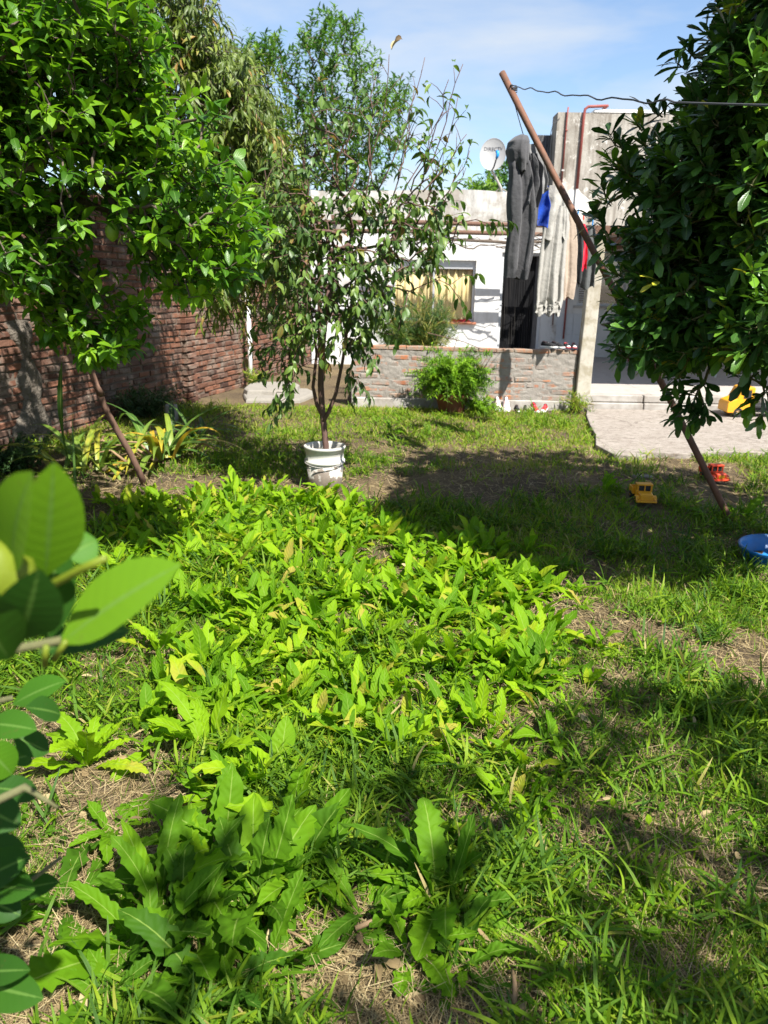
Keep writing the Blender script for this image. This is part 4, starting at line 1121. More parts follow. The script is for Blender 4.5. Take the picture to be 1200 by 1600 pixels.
def feathery(name, label, cat, base, stems, mat, hmin, hmax, sp, arch, leafn, leafL, leafW, tint, kind='frond', wmat=None):
    t = thing(name, label, cat, base); mbw = MB(); acc = Leaves(); B, D, N_, TT = [], [], [], []
    for s in range(stems):
        a = random.uniform(0, 6.283); h = random.uniform(hmin, hmax); rr = sp * random.uniform(.25, 1) ** .7; p0 = Vector((random.gauss(0, .05), random.gauss(0, .05), 0)); pts = []; ar = arch * random.uniform(.45, 1.25)
        for k in range(9):
            u = k / 8; r_ = rr * u ** 1.3; z = h * (u - ar * u ** 2.4)
            pts.append(p0 + Vector((r_ * math.cos(a + .3 * u), r_ * math.sin(a + .3 * u), z)))
        mbw.tube(pts, [.0035 - .0003 * k for k in range(9)], 4)
        ts = random.uniform(*tint)
        for k in range(leafn):
            u = random.uniform(.22, 1.0) * 8; i = min(7, int(u)); q = pts[i].lerp(pts[i + 1], u - i)
            tan = (pts[i + 1] - pts[i]).normalized(); v = (tan * .6 + Vector((random.gauss(0, 1), random.gauss(0, 1), random.gauss(.1, .7))).normalized()).normalized()
            B.append(q); D.append(v); N_.append((random.gauss(0, .4), random.gauss(0, .4), 1)); TT.append(min(1, max(0, ts + random.gauss(0, .15))))
    acc.add(B, D, N_, leafL * rng.uniform(.6, 1.3, len(B)), leafW, rng.normal(.3, .3, len(B)), .1, TT, P_TINY, cross=2)
    mbw.obj('stems', wmat or MAT['bark_green'], t); acc.obj('foliage', mat, t)
    return t


feathery('asparagus_fern', 'bright green feathery asparagus fern spilling over its pot by the low wall', 'fern', (.84, 9.78, .20), 230, MAT['fern'], .35, 1.05, .56, .85, 90, .065, .011, (.0, 1))
feathery('asparagus_fern', 'pale green fern clump trailing on the ground right of the terracotta pot', 'fern', (1.18, 9.70, 0), 34, MAT['fern'], .12, .34, .26, .5, 70, .05, .010, (.3, 1))
feathery('feathery_bush', 'soft feathery green bush behind the low wall under the curtained window', 'bush', (.36, 11.2, .19), 150, MAT['fennel'], .8, 1.45, .66, .28, 90, .17, .008, (.1, .95))
mb = MB()
for px0, py0, px1, py1 in ((740, 640 - 40, 775, 545), (668, 520, 775, 555), (680, 575, 672, 540), (700, 570, 715, 525), (730, 605, 760, 560)):
    a = at(px0, py0, 9.9); b = at(px1, py1, 10.0)
    mb.tube([a, a.lerp(b, .5) + Vector((.02, 0, .03)), b], [.006, .005, .003], 5)
mb.tube([(.95, 9.8, .2), at(735, 610, 9.9)], .006, 5)
tag(mb.obj('dead_stems', MAT['bark_red']), 'thin bare dead stems sticking up over the asparagus fern', 'stems')
feathery('herb_bush', 'low dark green herb bush at the foot of the brick wall', 'bush', (-2.80, 8.95, 0), 110, MAT['herb'], .15, .52, .48, .3, 38, .05, .012, (.0, 1))
feathery('yellow_weed', 'yellow green weed clump at the foot of the concrete pillar', 'weed', (2.50, 10.02, 0), 60, MAT['grass'], .10, .30, .20, .2, 8, .09, .010, (.6, .85))
feathery('yellow_weed', 'small yellow green weed at the foot of the white pipe', 'weed', (-2.0, 11.75, 0), 26, MAT['grass'], .15, .35, .14, .3, 12, .10, .014, (.6, .8))
feathery('low_bush', 'dark low bush at the left edge behind the strap leaved plant', 'bush', (-3.15, 6.15, 0), 80, MAT['herb'], .10, .38, .42, .3, 40, .05, .022, (.1, 1))

# ------------------------------------------------------------------ strap-leaved plants by the brick wall
def strap_plant(label, base, n, Lr, seed, droopy, tints):
    rnd = random.Random(seed); t = thing('strap_plant', label, 'plant', base)
    for k in range(n):
        a = rnd.uniform(0, 6.283); el = rnd.uniform(.45, 1.25); d = Vector((math.cos(a) * math.cos(el), math.sin(a) * math.cos(el), math.sin(el)))
        acc = Leaves(); L = rnd.uniform(*Lr)
        acc.add([(rnd.gauss(0, .10), rnd.gauss(0, .08), .02)], [d], [(0, 0, 1)], L, rnd.uniform(.042, .07), rnd.uniform(*droopy), rnd.uniform(.1, .4), rnd.uniform(*tints), [.55, .7, .9, 1.0, 1.0, .95, .85, .7, .5, .28, .03])
        acc.obj('leaf', MAT['strap'], t)
    return t


strap_plant('yellowing strap leaved plant sprawling behind the leaning wooden stake', (-2.05, 6.85, 0), 46, (.5, .95), 2, (1.0, 2.3), (.3, .92))
strap_plant('clump of broad arching strap leaves at the left near the brick wall', (-2.55, 6.25, 0), 26, (.5, .9), 3, (1.0, 2.2), (.4, .78))
strap_plant('dark green strap leaved clump behind the yellowing one', (-1.95, 7.55, 0), 18, (.4, .75), 4, (.7, 1.7), (.0, .4))
for k in range(14):
    MBs = MB()
    a = random.uniform(0, 6.28); p = Vector((-2.2 + random.uniform(-.5, .4), 6.75 + random.uniform(-.3, .3), .03))
    q = p + Vector((math.cos(a) * .3, math.sin(a) * .2, random.uniform(.02, .2)))
    MBs.tube([p, p.lerp(q, .5) + Vector((0, 0, .08)), q], [.014, .011, .006], 5)
    tag(MBs.obj('dry_stalk', MAT['dry_leaf'], None, True), 'dry brown stalk lying in the tangle among the strap leaves', 'stalk', 'dry stalks among the strap leaves')
p = at(120, 775, 5.6); q = at(116, 650, 5.7)
acc = Leaves(); acc.add([(p.x, p.y, .0)], [(0, .05, 1)], [(0, -1, 0)], .62, .022, .15, .3, .35, P_BLADE); acc.add([(q.x, q.y, .60)], [(-.9, 0, -.25)], [(0, 0, 1)], .22, .03, .6, .3, .4, P_BLADE)
tag(acc.obj('bent_stalk', MAT['strap']), 'single upright green stalk bent over at its top', 'stalk')
acc = Leaves(); c1 = at(105, 660, 6.3); acc.add([(c1.x, c1.y, .0)], [tuple(at(65, 600, 5.6) - Vector((c1.x, c1.y, 0)))], [(0, -1, .5)], 1.12, .05, .55, .3, .25, [.3, .3, .3, .35, .4, .6, .9, 1, .9, .6, .05])
tag(acc.obj('tall_blade', MAT['strap']), 'tall arching green blade in front of the brick wall', 'blade')

# ------------------------------------------------------------------ shoes
def shoe(label, loc, yaw, L, up, sole, lin, toe=None, tilt=0.0, group=None):
    t = thing('shoe', label, 'shoe', loc, yaw, group); t.rotation_euler = (tilt, 0, yaw)
    def ring(u, w, h, z0, n=14):   # toe towards -y
        out = []
        for k in range(n):
            a = 2 * math.pi * k / n; x = w * math.cos(a); zz = h * max(0, math.sin(a)) ** .7 if math.sin(a) > 0 else 0
            out.append((x * (1 - .25 * max(0, math.sin(a))), (.5 - u) * L, z0 + zz))
        return out
    S = [(0, .12, .22), (.05, .145, .27), (.2, .155, .28), (.38, .15, .27), (.55, .165, .23), (.72, .19, .17), (.88, .18, .13), (.97, .12, .09), (1.0, .05, .04)]
    MB().rings([ring(u, w * L, h * L, .075 * L) for u, w, h in S]).obj('upper', up, t, True)
    def flat(u, w, z): return [(s * w * L, (.5 - u) * L, z) for s in (-1, 1)]
    pts = [(w * 1.08 * L, (.5 - u) * L * 1.03) for u, w, h in S] + [(-w * 1.08 * L, (.5 - u) * L * 1.03) for u, w, h in reversed(S)]
    MB().prism(list(reversed(pts)), 0, .085 * L).obj('sole', sole, t, bevel=.003)
    Mo = Matrix.Translation((0, .28 * L, .285 * L)) @ Matrix.Rotation(R(8), 4, 'X') @ Matrix.Diagonal((.62, 1, 1, 1))
    MB().lathe([(.001, -.008), (.17 * L, -.006), (.185 * L, .008), (.15 * L, .012), (.13 * L, .0), (.001, -.004)], 18, Mo).obj('opening', lin, t, True)
    mb = MB()
    for k in range(4):
        y = .04 * L - k * .055 * L; z = (.30 - .022 * k) * L
        mb.tube([(-.08 * L, y, z - .02 * L), (0, y, z + .015 * L), (.08 * L, y, z - .02 * L)], .008 * L * 1.6, 5)
    mb.obj('laces', toe or sole, t)
    if toe: MB().rings([ring(u, w * L * 1.02, h * L * 1.05, .075 * L) for u, w, h in S[6:]]).obj('toe_cap', toe, t, True)
    return t


pinkw = plain('pinkish_white', (.62, .50, .48), .7, .3, .1, 20, .1); wht = MAT['white_paint']
shb = plain('black_canvas', (.02, .02, .022), .8, .2, .2, 20, .1); shr = plain('red_canvas', (.40, .03, .035), .8, .2, .2, 20, .1)
lin_d = plain('dark_lining', (.035, .02, .022), .9, .1, .2, 20, 0)
z0 = 0.0
shoe('pinkish white shoe at the left of its pair leaning on the low wall', (1.47, 10.10, .03), R(4), .25, pinkw, wht, lin_d, wht, R(28))
shoe('pinkish white shoe at the right of its pair leaning on the low wall', (1.585, 10.10, .03), R(-4), .25, pinkw, wht, lin_d, wht, R(28))
shoe('small black shoe next to the pinkish white pair on the grass', (1.72, 10.0, -.01), R(10), .17, shb, shb, lin_d, wht, R(12))
shoe('small black shoe next to the red pair on the grass', (1.82, 9.99, -.01), R(-6), .17, shb, shb, lin_d, wht, R(12))
shoe('red shoe next to the small black pair by the low wall', (1.96, 10.08, -.005), R(18), .20, shr, wht, lin_d, wht, R(22))
shoe('red shoe nearest the pillar on the grass by the low wall', (2.08, 10.06, -.005), R(-25), .19, shr, wht, lin_d, wht, R(10))
shoe('black and white sneaker leftmost on top of the low wall', (2.13, 10.29, .79), R(52), .22, shb, wht, lin_d, None)
shoe('black and white sneaker second from the left on the low wall', (2.24, 10.28, .79), R(35), .22, shb, wht, lin_d, None)
shoe('red and black sneaker next to the black pair on the low wall', (2.36, 10.29, .79), R(8), .17, shb, shr, shr, wht)
shoe('red and black sneaker nearest the pillar on the low wall', (2.455, 10.29, .79), R(-5), .17, shb, shr, shr, wht)
ws = .838
for i, (x, yw, L, u, lab) in enumerate(((1.09, 40, .15, pinkw, 'pale shoe leftmost on the window sill'), (1.19, 20, .15, pinkw, 'pale shoe beside the red shoes on the window sill'), (1.33, 70, .16, shr, 'red shoe at the left on the window sill'), (1.45, 60, .16, shr, 'red shoe in the middle of the three on the sill'), (1.56, 75, .16, shr, 'red shoe at the right end of the window sill'))):
    shoe(lab, (x, 15.62, ws), R(yw), L, u, wht if i < 2 else shr, lin_d)

# ------------------------------------------------------------------ toy trucks
def wheel(parent, x, y, r, w, hub):
    M = Matrix.Translation((x, y, r)) @ Matrix.Rotation(R(90), 4, 'Y')
    wh = MB().lathe([(r * .45, -w / 2), (r * .88, -w / 2), (r, -w * .32), (r, w * .32), (r * .88, w / 2), (r * .45, w / 2)], 24, M).obj('wheel', MAT['black'], parent, False)
    MB().lathe([(.001, -w * .42), (r * .3, -w * .45), (r * .46, -w * .36), (r * .46, w * .36), (r * .3, w * .45), (.001, w * .42)], 18, M).obj('hub', hub, wh, True)


def toy_truck(label, loc, yaw, s, body, accent, open_bed=True):
    """front looks along -y; s is the width over the wheels"""
    t = thing('toy_truck', label, 'toy truck', loc, yaw)
    w = s * .5; r = s * .19
    MB().box(-w * .55, w * .55, -s * .55, s * .95, r * .8, r * 1.25).obj('chassis', MAT['black'], t)
    rg = [[(-w * a, y, z0), (w * a, y, z0), (w * a, y, z1), (w * a * .86, y, z1 + s * .03), (-w * a * .86, y, z1 + s * .03), (-w * a, y, z1)] for y, a, z0, z1 in ((-s * .60, .56, r * 1.0, s * .46), (-s * .56, .60, r * .95, s * .50), (-s * .12, .64, r * .95, s * .555))]
    MB().rings(rg).obj('hood', body, t, bevel=s * .012)
    MB().box(-w * .34, w * .34, -s * .615, -s * .59, r * 1.4, s * .44).obj('grille', accent, t, bevel=s * .006)
    MB().box(-w * .96, w * .96, -s * .70, -s * .57, r * .75, r * 1.3).obj('bumper', body, t, bevel=s * .02)
    for sx in (-1, 1):
        rg = []
        for k in range(9):
            a = math.pi * (k / 8) * .95 + .1; cy, cz = -s * .36 - math.cos(a) * r * 1.3, r + math.sin(a) * r * 1.28
            iy, iz = -s * .36 - math.cos(a) * r * 1.08, r + math.sin(a) * r * 1.08
            rg.append([(sx * w * .60, cy, cz), (sx * w * .98, cy, cz), (sx * w * .98, iy, iz), (sx * w * .60, iy, iz)])
        MB().rings(rg).obj('fender', body, t, bevel=s * .008)
        MB().lathe([(.001, 0), (s * .045, 0), (s * .05, .006), (.001, .012)], 12, Matrix.Translation((sx * w * .72, -s * .585, s * .30)) @ Matrix.Rotation(R(90), 4, 'X')).obj('headlight', accent, t, True)
    # cab from posts and panels so that the windows are open
    z1, z2, z3 = s * .54, s * .84, s * .91; cw = w * .70; p = w * .13; y0, y1 = -s * .12, s * .28
    mb = MB().box(-cw, cw, y0, y1, r * .95, z1)
    for x in (-cw, cw - p): mb.box(x, x + p, y0, y0 + p, z1, z2).box(x, x + p, y1 - p, y1, z1, z2)
    mb.box(-p * .4, p * .4, y0, y0 + p * .6, z1, z2)
    mb.box(-cw * 1.06, cw * 1.06, y0 - p * .4, y1 + p * .4, z2, z3)
    mb.obj('cab', body, t, bevel=s * .014)
    MB().box(-cw * .8, cw * .8, y0 + p * 1.2, y1 - p * 1.2, z1, z2 * .985).obj('cab_interior', MAT['black'], t)
    mb = MB()
    b0, b1 = s * .32, s * 1.05
    mb.box(-w * .88, w * .88, b0, b1, s * .30, s * .34).box(-w * .92, -w * .84, b0, b1, s * .342, s * .62).box(w * .84, w * .92, b0, b1, s * .342, s * .62).box(-w * .835, w * .835, b0, b0 + s * .04, s * .342, s * .66).box(-w * .835, w * .835, b1 - s * .04, b1, s * .342, s * .60)
    mb.obj('dump_bed', accent if not open_bed else body, t, bevel=s * .01)
    for sx in (-1, 1):
        wheel(t, sx * w * .80, -s * .36, r, s * .17, body); wheel(t, sx * w * .80, s * .68, r, s * .17, body)
    return t


toy_truck('yellow toy dump truck parked on the bare ground', (1.93, 5.52, float(gz(1.93, 5.52)) + .014), R(-4), .155, MAT['yellow_toy'], MAT['yellow_toy'])
tt_ = toy_truck('red toy truck with a yellow grille in the grass beyond the pole', (2.86, 6.46, float(gz(2.86, 6.46)) + .016), R(9), .155, MAT['red_toy'], MAT['yellow_toy'], True)
big = thing('big_toy_truck', 'large yellow and black toy truck on the concrete under the tree', 'toy truck', (4.55, 9.75, .022), R(-92))
w = .16; r = .062
MB().box(-w * .7, w * .7, -.22, .55, r, r * 1.9).obj('chassis', MAT['black'], big, bevel=.008)
MB().box(-w * .85, w * .85, .06, .56, r * 1.92, r * 2.5).obj('flat_bed', MAT['black'], big, bevel=.008)
rg = [[(-w, y, z0), (w, y, z0), (w * .96, y, z1), (-w * .96, y, z1)] for y, z0, z1 in ((-.27, .06, .16), (-.25, .055, .20), (-.16, .055, .235), (-.10, .055, .37), (.03, .055, .385), (.05, .055, .37))]
MB().rings(rg).obj('cab', MAT['yellow_toy'], big, bevel=.01)
for sx in (-1, 1):
    MB().box(min(sx * w * .98, sx * w * 1.005), max(sx * w * .98, sx * w * 1.005), -.085, .005, .24, .345).obj('side_window', MAT['black'], big)
    wheel(big, sx * w * .86, -.13, r, .05, MAT['grey_pipe']); wheel(big, sx * w * .86, .40, r, .05, MAT['grey_pipe'])

# blue basin
bs = thing('basin', 'shallow blue plastic basin on the ground at the right edge', 'basin', (2.43, 4.42, float(gz(2.43, 4.42)) + .0))
MB().lathe([(.001, 0), (.205, 0), (.212, .01), (.232, .085), (.246, .091), (.252, .108), (.245, .116), (.236, .112), (.226, .085), (.204, .016), (.001, .012)], 48).obj('bowl', MAT['blue_plastic'], bs, True)
for k in range(10):
    a = 2 * math.pi * k / 10
    MB().tube([(.216 * math.cos(a), .216 * math.sin(a), .012), (.236 * math.cos(a), .236 * math.sin(a), .09)], .006, 6).obj('rib', MAT['blue_plastic'], bs, True)

# garden furniture on the terrace, mostly behind the tree
def chair(label, loc, yaw, mat, sw=.22, h=.85, lattice=True):
    t = thing('garden_chair', label, 'chair', loc, yaw)
    for sx in (-1, 1):
        MB().tube([(sx * sw, -sw, 0), (sx * sw * .92, -sw * .92, .22), (sx * sw * .95, -sw, .44)], .016, 8).obj('leg', mat, t, True)
        MB().tube([(sx * sw, sw * 1.2, 0), (sx * sw * .9, sw, .22), (sx * sw * .92, sw, .44), (sx * sw * .92, sw * 1.25, h)], .016, 8).obj('leg', mat, t, True)
        MB().tube([(sx * sw, -sw, .44), (sx * sw * 1.1, -sw * .9, .62), (sx * sw * 1.1, sw * .6, .66), (sx * sw * .95, sw * 1.1, .66)], .013, 8).obj('armrest', mat, t, True)
    MB().box(-sw, sw, -sw, sw, .435, .46).obj('seat', mat, t, bevel=.01)
    bk_ = MB().tube([(-sw * .92, sw * 1.25, h), (0, sw * 1.3, h + .06), (sw * .92, sw * 1.25, h)], .016, 8)
    for k in range(5): bk_.tube([(-sw * .7 + k * sw * .35, sw * 1.02, .46), (-sw * .7 + k * sw * .35 + .03, sw * 1.12, .65), (-sw * .7 + k * sw * .35, sw * 1.25, h + .02)], .009, 6)
    bk_.obj('backrest', mat, t, True)
    return t


chair('white garden chair on the terrace behind the tree, nearest the pillar', (4.35, 12.6, .203), R(20), MAT['white_paint'])
chair('white garden chair on the terrace behind the tree, away from the pillar', (5.5, 12.5, .203), R(-15), MAT['white_paint'])
tb = thing('garden_table', 'round white garden table between chairs behind the tree', 'table', (5.0, 13.3, .203))
MB().lathe([(.001, .70), (.42, .70), (.44, .71), (.44, .725), (.42, .735), (.001, .735)], 32).obj('table_top', MAT['white_paint'], tb, True)
for k in range(4):
    a = R(45 + 90 * k); MB().tube([(.36 * math.cos(a), .36 * math.sin(a), 0), (.25 * math.cos(a), .25 * math.sin(a), .35), (.32 * math.cos(a), .32 * math.sin(a), .70)], .015, 8).obj('leg', MAT['white_paint'], tb, True)
rc = chair('reddish wooden chair with a dark jacket by the far porch wall', (4.55, 14.5, .203), R(35), plain('red_wood', (.25, .07, .055), .6, .3, .2, 20, .1), .17, .8)
jk = tag(MB().rings(gtube([(982, 512, .10, .06), (981, 525, .17, .08), (980, 540, .16, .08), (979, 552, .12, .06)], 14.72, (1, -.3, 0), 5, .15)).obj('jacket', MAT['cloth_navy'], None, True), 'dark jacket hanging over the reddish chair on the porch', 'jacket')

# ------------------------------------------------------------------ citrus bush beside the camera (out of focus leaves)
cb = thing('citrus_bush', 'blurred citrus bush with glossy leaves close at the left edge', 'bush', (-1.05, .75, 0))
off = Vector((-1.05, .75, 0))
mbw = MB()
mbw.tube([(0, 0, -.05), (.03, .02, .4), (.06, 0, .8), (.12, -.03, 1.1)], [.03, .026, .022, .016], 8)
J = at(95, 1000, .60) - off
mbw.tube([(.12, -.03, 1.1), (.35, -.08, 1.2), (.58, -.14, 1.25), tuple(J)], [.016, .010, .007, .0035], 7)
mbw.tube([(.10, -.02, .95), (.30, .08, 1.02), tuple(at(20, 1090, .95) - off)], [.012, .008, .004], 6)
mbw.tube([(.05, 0, .6), (.28, .1, .68), tuple(at(30, 1390, .98) - off), tuple(at(95, 1340, 1.0) - off)], [.012, .008, .004, .003], 6)
mbw.tube([(.04, 0, .42), (.28, .1, .50), tuple(at(10, 1520, .95) - off)], [.012, .008, .004], 6)
mbw.tube([(.06, 0, .8), (.3, .0, .85), tuple(at(40, 1230, .75) - off), tuple(at(90, 1262, .75) - off)], [.012, .008, .005, .002], 6)
mbw.obj('trunk', MAT['bark_green'], cb, True)
acc_bg = Leaves()


def near_leaf(b, t, y0, y1, wd, nrm, tint, bend=.35, fold=.22, L=None):
    p = at(*b, y0) - off; q = at(*t, y1) - off; d = q - p
    acc = Leaves(); acc.add([p], [d + Vector(nrm).normalized() * (d.length * bend * .45)], [nrm], d.length * 1.03, wd, bend, fold, tint, [.08, .36, .66, .88, 1.0, 1.02, .98, .90, .74, .48, .06])
    acc.obj('leaf', MAT['citrus_near'], cb)


near_leaf((70, 900), (85, 735), .60, .56, .052, (.5, -.8, .5), .85, .2)
near_leaf((20, 890), (40, 745), .58, .52, .050, (-.3, -.9, .4), .9, .3)
near_leaf((95, 1005), (275, 885), .60, .60, .062, (-.2, -.62, .8), .85, .3)
near_leaf((75, 1000), (90, 845), .63, .64, .042, (.2, -1, .2), .12, .2)
near_leaf((100, 870), (150, 845), .66, .68, .035, (.3, -.8, .5), .5, .2)
near_leaf((60, 1020), (200, 985), .62, .66, .040, (0, -.5, 1), .08, .4)
near_leaf((30, 1000), (60, 900), .56, .52, .05, (.4, -.8, .1), .05, .3)
near_leaf((15, 1030), (-60, 920), .56, .50, .05, (.4, -.8, .3), .2, .3)
for b, t, y, w, ti in (((20, 1100), (100, 1065), 1.0, .045, .35), ((40, 1105), (95, 1115), .95, .04, .1), ((-20, 1130), (55, 1140), .95, .045, .3), ((-30, 1160), (20, 1210), .9, .05, .55), ((20, 1150), (75, 1175), 1.0, .04, .15), ((10, 1190), (48, 1180), 1.0, .04, .3),
                       ((-30, 1375), (45, 1340), .95, .06, .12), ((-10, 1385), (50, 1390), .95, .05, .18), ((10, 1395), (90, 1378), 1.0, .04, .15), ((-30, 1400), (30, 1430), .95, .05, .08), ((-30, 1330), (40, 1325), 1.0, .05, .1),
                       ((-40, 1520), (40, 1515), .92, .045, .15), ((-40, 1535), (65, 1560), .92, .06, .2), ((-30, 1260), (30, 1290), .85, .05, .05), ((-20, 1230), (60, 1240), .9, .04, .05)):
    near_leaf(b, t, y, y + random.uniform(-.03, .05), w, (random.uniform(-.3, .3), -.55, .8), ti, .35)
tw, wd = [], []
for k in range(90):
    a = random.uniform(0, 6.28); z = random.uniform(.25, 1.5); rr = random.uniform(.1, .42)
    q = (rr * math.cos(a) - .10, rr * math.sin(a) - .12, z)
    tw.append(q); wd.append((math.cos(a), math.sin(a), .4))
mb2 = MB(); twig_leaves(acc_bg, np.array(tw), unit(np.array(wd)), 8, .14, .085, .048, P_OVATE, (.5, 1.2), .3, .4, .2, (.05, .5), 0, mb2, .0025)
# keep the bush out of the clear view: only the leaves left of the picture edge stay
acc_bg.obj('crown', MAT['lemon'], cb)
fr = MB().lathe([(.001, -.040), (.012, -.036), (.026, -.022), (.031, 0), (.028, .018), (.014, .032), (.006, .038), (.001, .040)], 24).obj('fruit', MAT['lemon_yellow'], cb, True)
fr.location = at(-6, 900, .58) - off; fr.rotation_euler = (.5, .3, 0)
MB().tube([tuple(at(60, 930, .60) - off), tuple(at(85, 912, .58) - off), tuple(at(130, 888, .57) - off), tuple(at(165, 872, .56) - off)], [.0035, .0038, .0036, .003], 7).obj('young_twig', MAT['lemon_yellow'], cb, True)
MB().tube([tuple(at(70, 1040, .60) - off), tuple(at(72, 1010, .59) - off)], [.003, .0025], 6).tube([tuple(at(85, 1030, .60) - off), tuple(at(103, 1002, .59) - off)], [.003, .0025], 6).obj('leaf_stalk', MAT['lemon_yellow'], cb, True)

# ------------------------------------------------------------------ broad toothed weeds
P_WEED = [.12 + .0 * i if i == 0 else max(.03, min(1, (.10 + .95 * math.sin(math.pi * min(1, (i / 25) ** 1.25 * .96)) ** .85) * (1.12 if i % 2 else .86) * (.55 + .45 * min(1, i / 11)))) for i in range(25)] + [.04]
P_WEEDS = P_WEED[0:1] + [P_WEED[k] for k in (2, 5, 6, 9, 10, 13, 14, 17, 18, 21, 22, 24)] + [.04]
P_WEED2 = [.10, .14, .22, .30, .42, .55, .68, .80, .90, .97, 1.0, .98, .92, .80, .60, .30, .03]


def rosette_leaves(rnd, base, n, Lr, el, tr, wr=(.17, .32)):
    out = []
    a0 = rnd.uniform(0, 6.28)
    for k in range(n):
        a = a0 + k * 2.4 + rnd.uniform(-.3, .3); e = rnd.uniform(*el); L = rnd.uniform(*Lr)
        out.append((base + Vector((rnd.gauss(0, .012), rnd.gauss(0, .012), 0)), Vector((math.cos(a) * math.cos(e), math.sin(a) * math.cos(e), math.sin(e))), L, L * rnd.uniform(*wr), rnd.uniform(.2, 1.7) * (1.2 if e < .7 else .8), rnd.uniform(.05, .35), min(1, max(0, rnd.uniform(*tr)))))
    return out


def weed_plant(label, px, py, n, Lr, seed, el=(.35, 1.3), tr=(.15, .6), y=None):
    rnd = random.Random(seed); g_ = gnd(px, py); z = float(gz(g_.x, g_.y)) - .01
    t = thing('broadleaf_weed', label, 'weed', (g_.x, g_.y, z), group='single toothed weeds')
    for b, d, L, W, bd, fo, ti in rosette_leaves(rnd, Vector((0, 0, .005)), n, Lr, el, tr):
        acc = Leaves(); acc.add([b], [d], [Vector((0, 0, 1)) + d * .01 + Vector((rnd.gauss(0, .15), rnd.gauss(0, .15), 0))], L, W, bd, fo, ti, P_WEED if rnd.random() < .65 else P_WEED2, wave=.22, sway=.2, jag=.12)
        acc.obj('leaf', MAT['weed'], t)
    return t


weed_plant('large shaded toothed weed at the bottom left corner of the picture', 230, 1480, 18, (0.176, 0.351), 11, (.2, 1.1), (.1, .5))  # foreground weeds: shade of the near ground is put into darker leaf tints
weed_plant('broad shaded weed low at the left edge below the citrus leaves', 110, 1420, 12, (0.159, 0.296), 33, (.1, .8), (.1, .45))
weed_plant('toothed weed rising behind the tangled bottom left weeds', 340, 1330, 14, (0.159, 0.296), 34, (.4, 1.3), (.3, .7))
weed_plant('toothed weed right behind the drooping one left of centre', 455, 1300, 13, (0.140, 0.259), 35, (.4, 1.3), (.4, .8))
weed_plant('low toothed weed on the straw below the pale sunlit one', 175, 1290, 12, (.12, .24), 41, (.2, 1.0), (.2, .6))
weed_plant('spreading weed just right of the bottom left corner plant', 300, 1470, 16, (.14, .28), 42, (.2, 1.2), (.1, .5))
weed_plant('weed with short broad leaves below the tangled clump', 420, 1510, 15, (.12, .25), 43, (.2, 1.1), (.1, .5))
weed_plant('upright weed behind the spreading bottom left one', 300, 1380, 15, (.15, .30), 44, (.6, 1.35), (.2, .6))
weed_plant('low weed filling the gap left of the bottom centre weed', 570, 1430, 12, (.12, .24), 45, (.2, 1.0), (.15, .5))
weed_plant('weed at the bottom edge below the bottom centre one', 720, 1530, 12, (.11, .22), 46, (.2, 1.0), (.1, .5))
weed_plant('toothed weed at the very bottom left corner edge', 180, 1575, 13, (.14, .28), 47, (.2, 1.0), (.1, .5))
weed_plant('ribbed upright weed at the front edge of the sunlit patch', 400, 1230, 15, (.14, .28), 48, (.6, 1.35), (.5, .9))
weed_plant('large shaded toothed weed at the bottom edge, left of centre', 330, 1560, 17, (0.159, 0.315), 12, (.2, 1.1), (.05, .45))
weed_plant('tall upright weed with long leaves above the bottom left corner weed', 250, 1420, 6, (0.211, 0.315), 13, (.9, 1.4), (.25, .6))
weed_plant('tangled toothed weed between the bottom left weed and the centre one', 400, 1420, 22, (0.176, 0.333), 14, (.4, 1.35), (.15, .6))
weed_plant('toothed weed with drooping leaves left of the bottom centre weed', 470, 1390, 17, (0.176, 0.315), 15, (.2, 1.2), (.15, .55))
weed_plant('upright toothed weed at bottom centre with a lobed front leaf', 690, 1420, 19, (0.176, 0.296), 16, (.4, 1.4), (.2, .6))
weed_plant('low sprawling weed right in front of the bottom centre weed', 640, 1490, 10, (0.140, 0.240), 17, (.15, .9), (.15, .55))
weed_plant('sunlit pale weed at the left beside the blurred citrus bush', 140, 1200, 13, (0.159, 0.278), 18, (.4, 1.3), (.6, .95))  # weeds called sunlit carry the sunlight as brighter leaf tints
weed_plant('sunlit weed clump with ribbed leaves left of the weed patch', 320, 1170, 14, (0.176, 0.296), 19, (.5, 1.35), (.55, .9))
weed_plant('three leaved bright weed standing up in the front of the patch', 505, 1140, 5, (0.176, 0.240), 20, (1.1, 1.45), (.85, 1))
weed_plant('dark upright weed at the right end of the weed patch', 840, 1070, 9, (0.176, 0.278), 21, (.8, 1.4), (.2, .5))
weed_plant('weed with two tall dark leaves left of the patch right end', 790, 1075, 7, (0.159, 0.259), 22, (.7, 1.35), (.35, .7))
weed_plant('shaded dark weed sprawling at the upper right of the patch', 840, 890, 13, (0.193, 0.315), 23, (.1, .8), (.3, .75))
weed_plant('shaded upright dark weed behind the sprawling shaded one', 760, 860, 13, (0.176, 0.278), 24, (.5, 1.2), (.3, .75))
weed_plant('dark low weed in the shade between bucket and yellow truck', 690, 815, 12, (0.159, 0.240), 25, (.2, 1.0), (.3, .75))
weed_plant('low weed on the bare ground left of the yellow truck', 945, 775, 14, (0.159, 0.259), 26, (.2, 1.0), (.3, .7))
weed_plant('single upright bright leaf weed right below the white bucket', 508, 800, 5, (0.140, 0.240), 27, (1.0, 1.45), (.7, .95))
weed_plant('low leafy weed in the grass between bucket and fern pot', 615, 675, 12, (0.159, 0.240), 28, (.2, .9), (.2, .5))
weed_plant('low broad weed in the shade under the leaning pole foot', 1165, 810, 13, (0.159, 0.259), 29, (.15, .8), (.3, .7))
weed_plant('second low broad weed near the pole foot', 1110, 812, 9, (0.123, 0.204), 30, (.2, .9), (.3, .7))
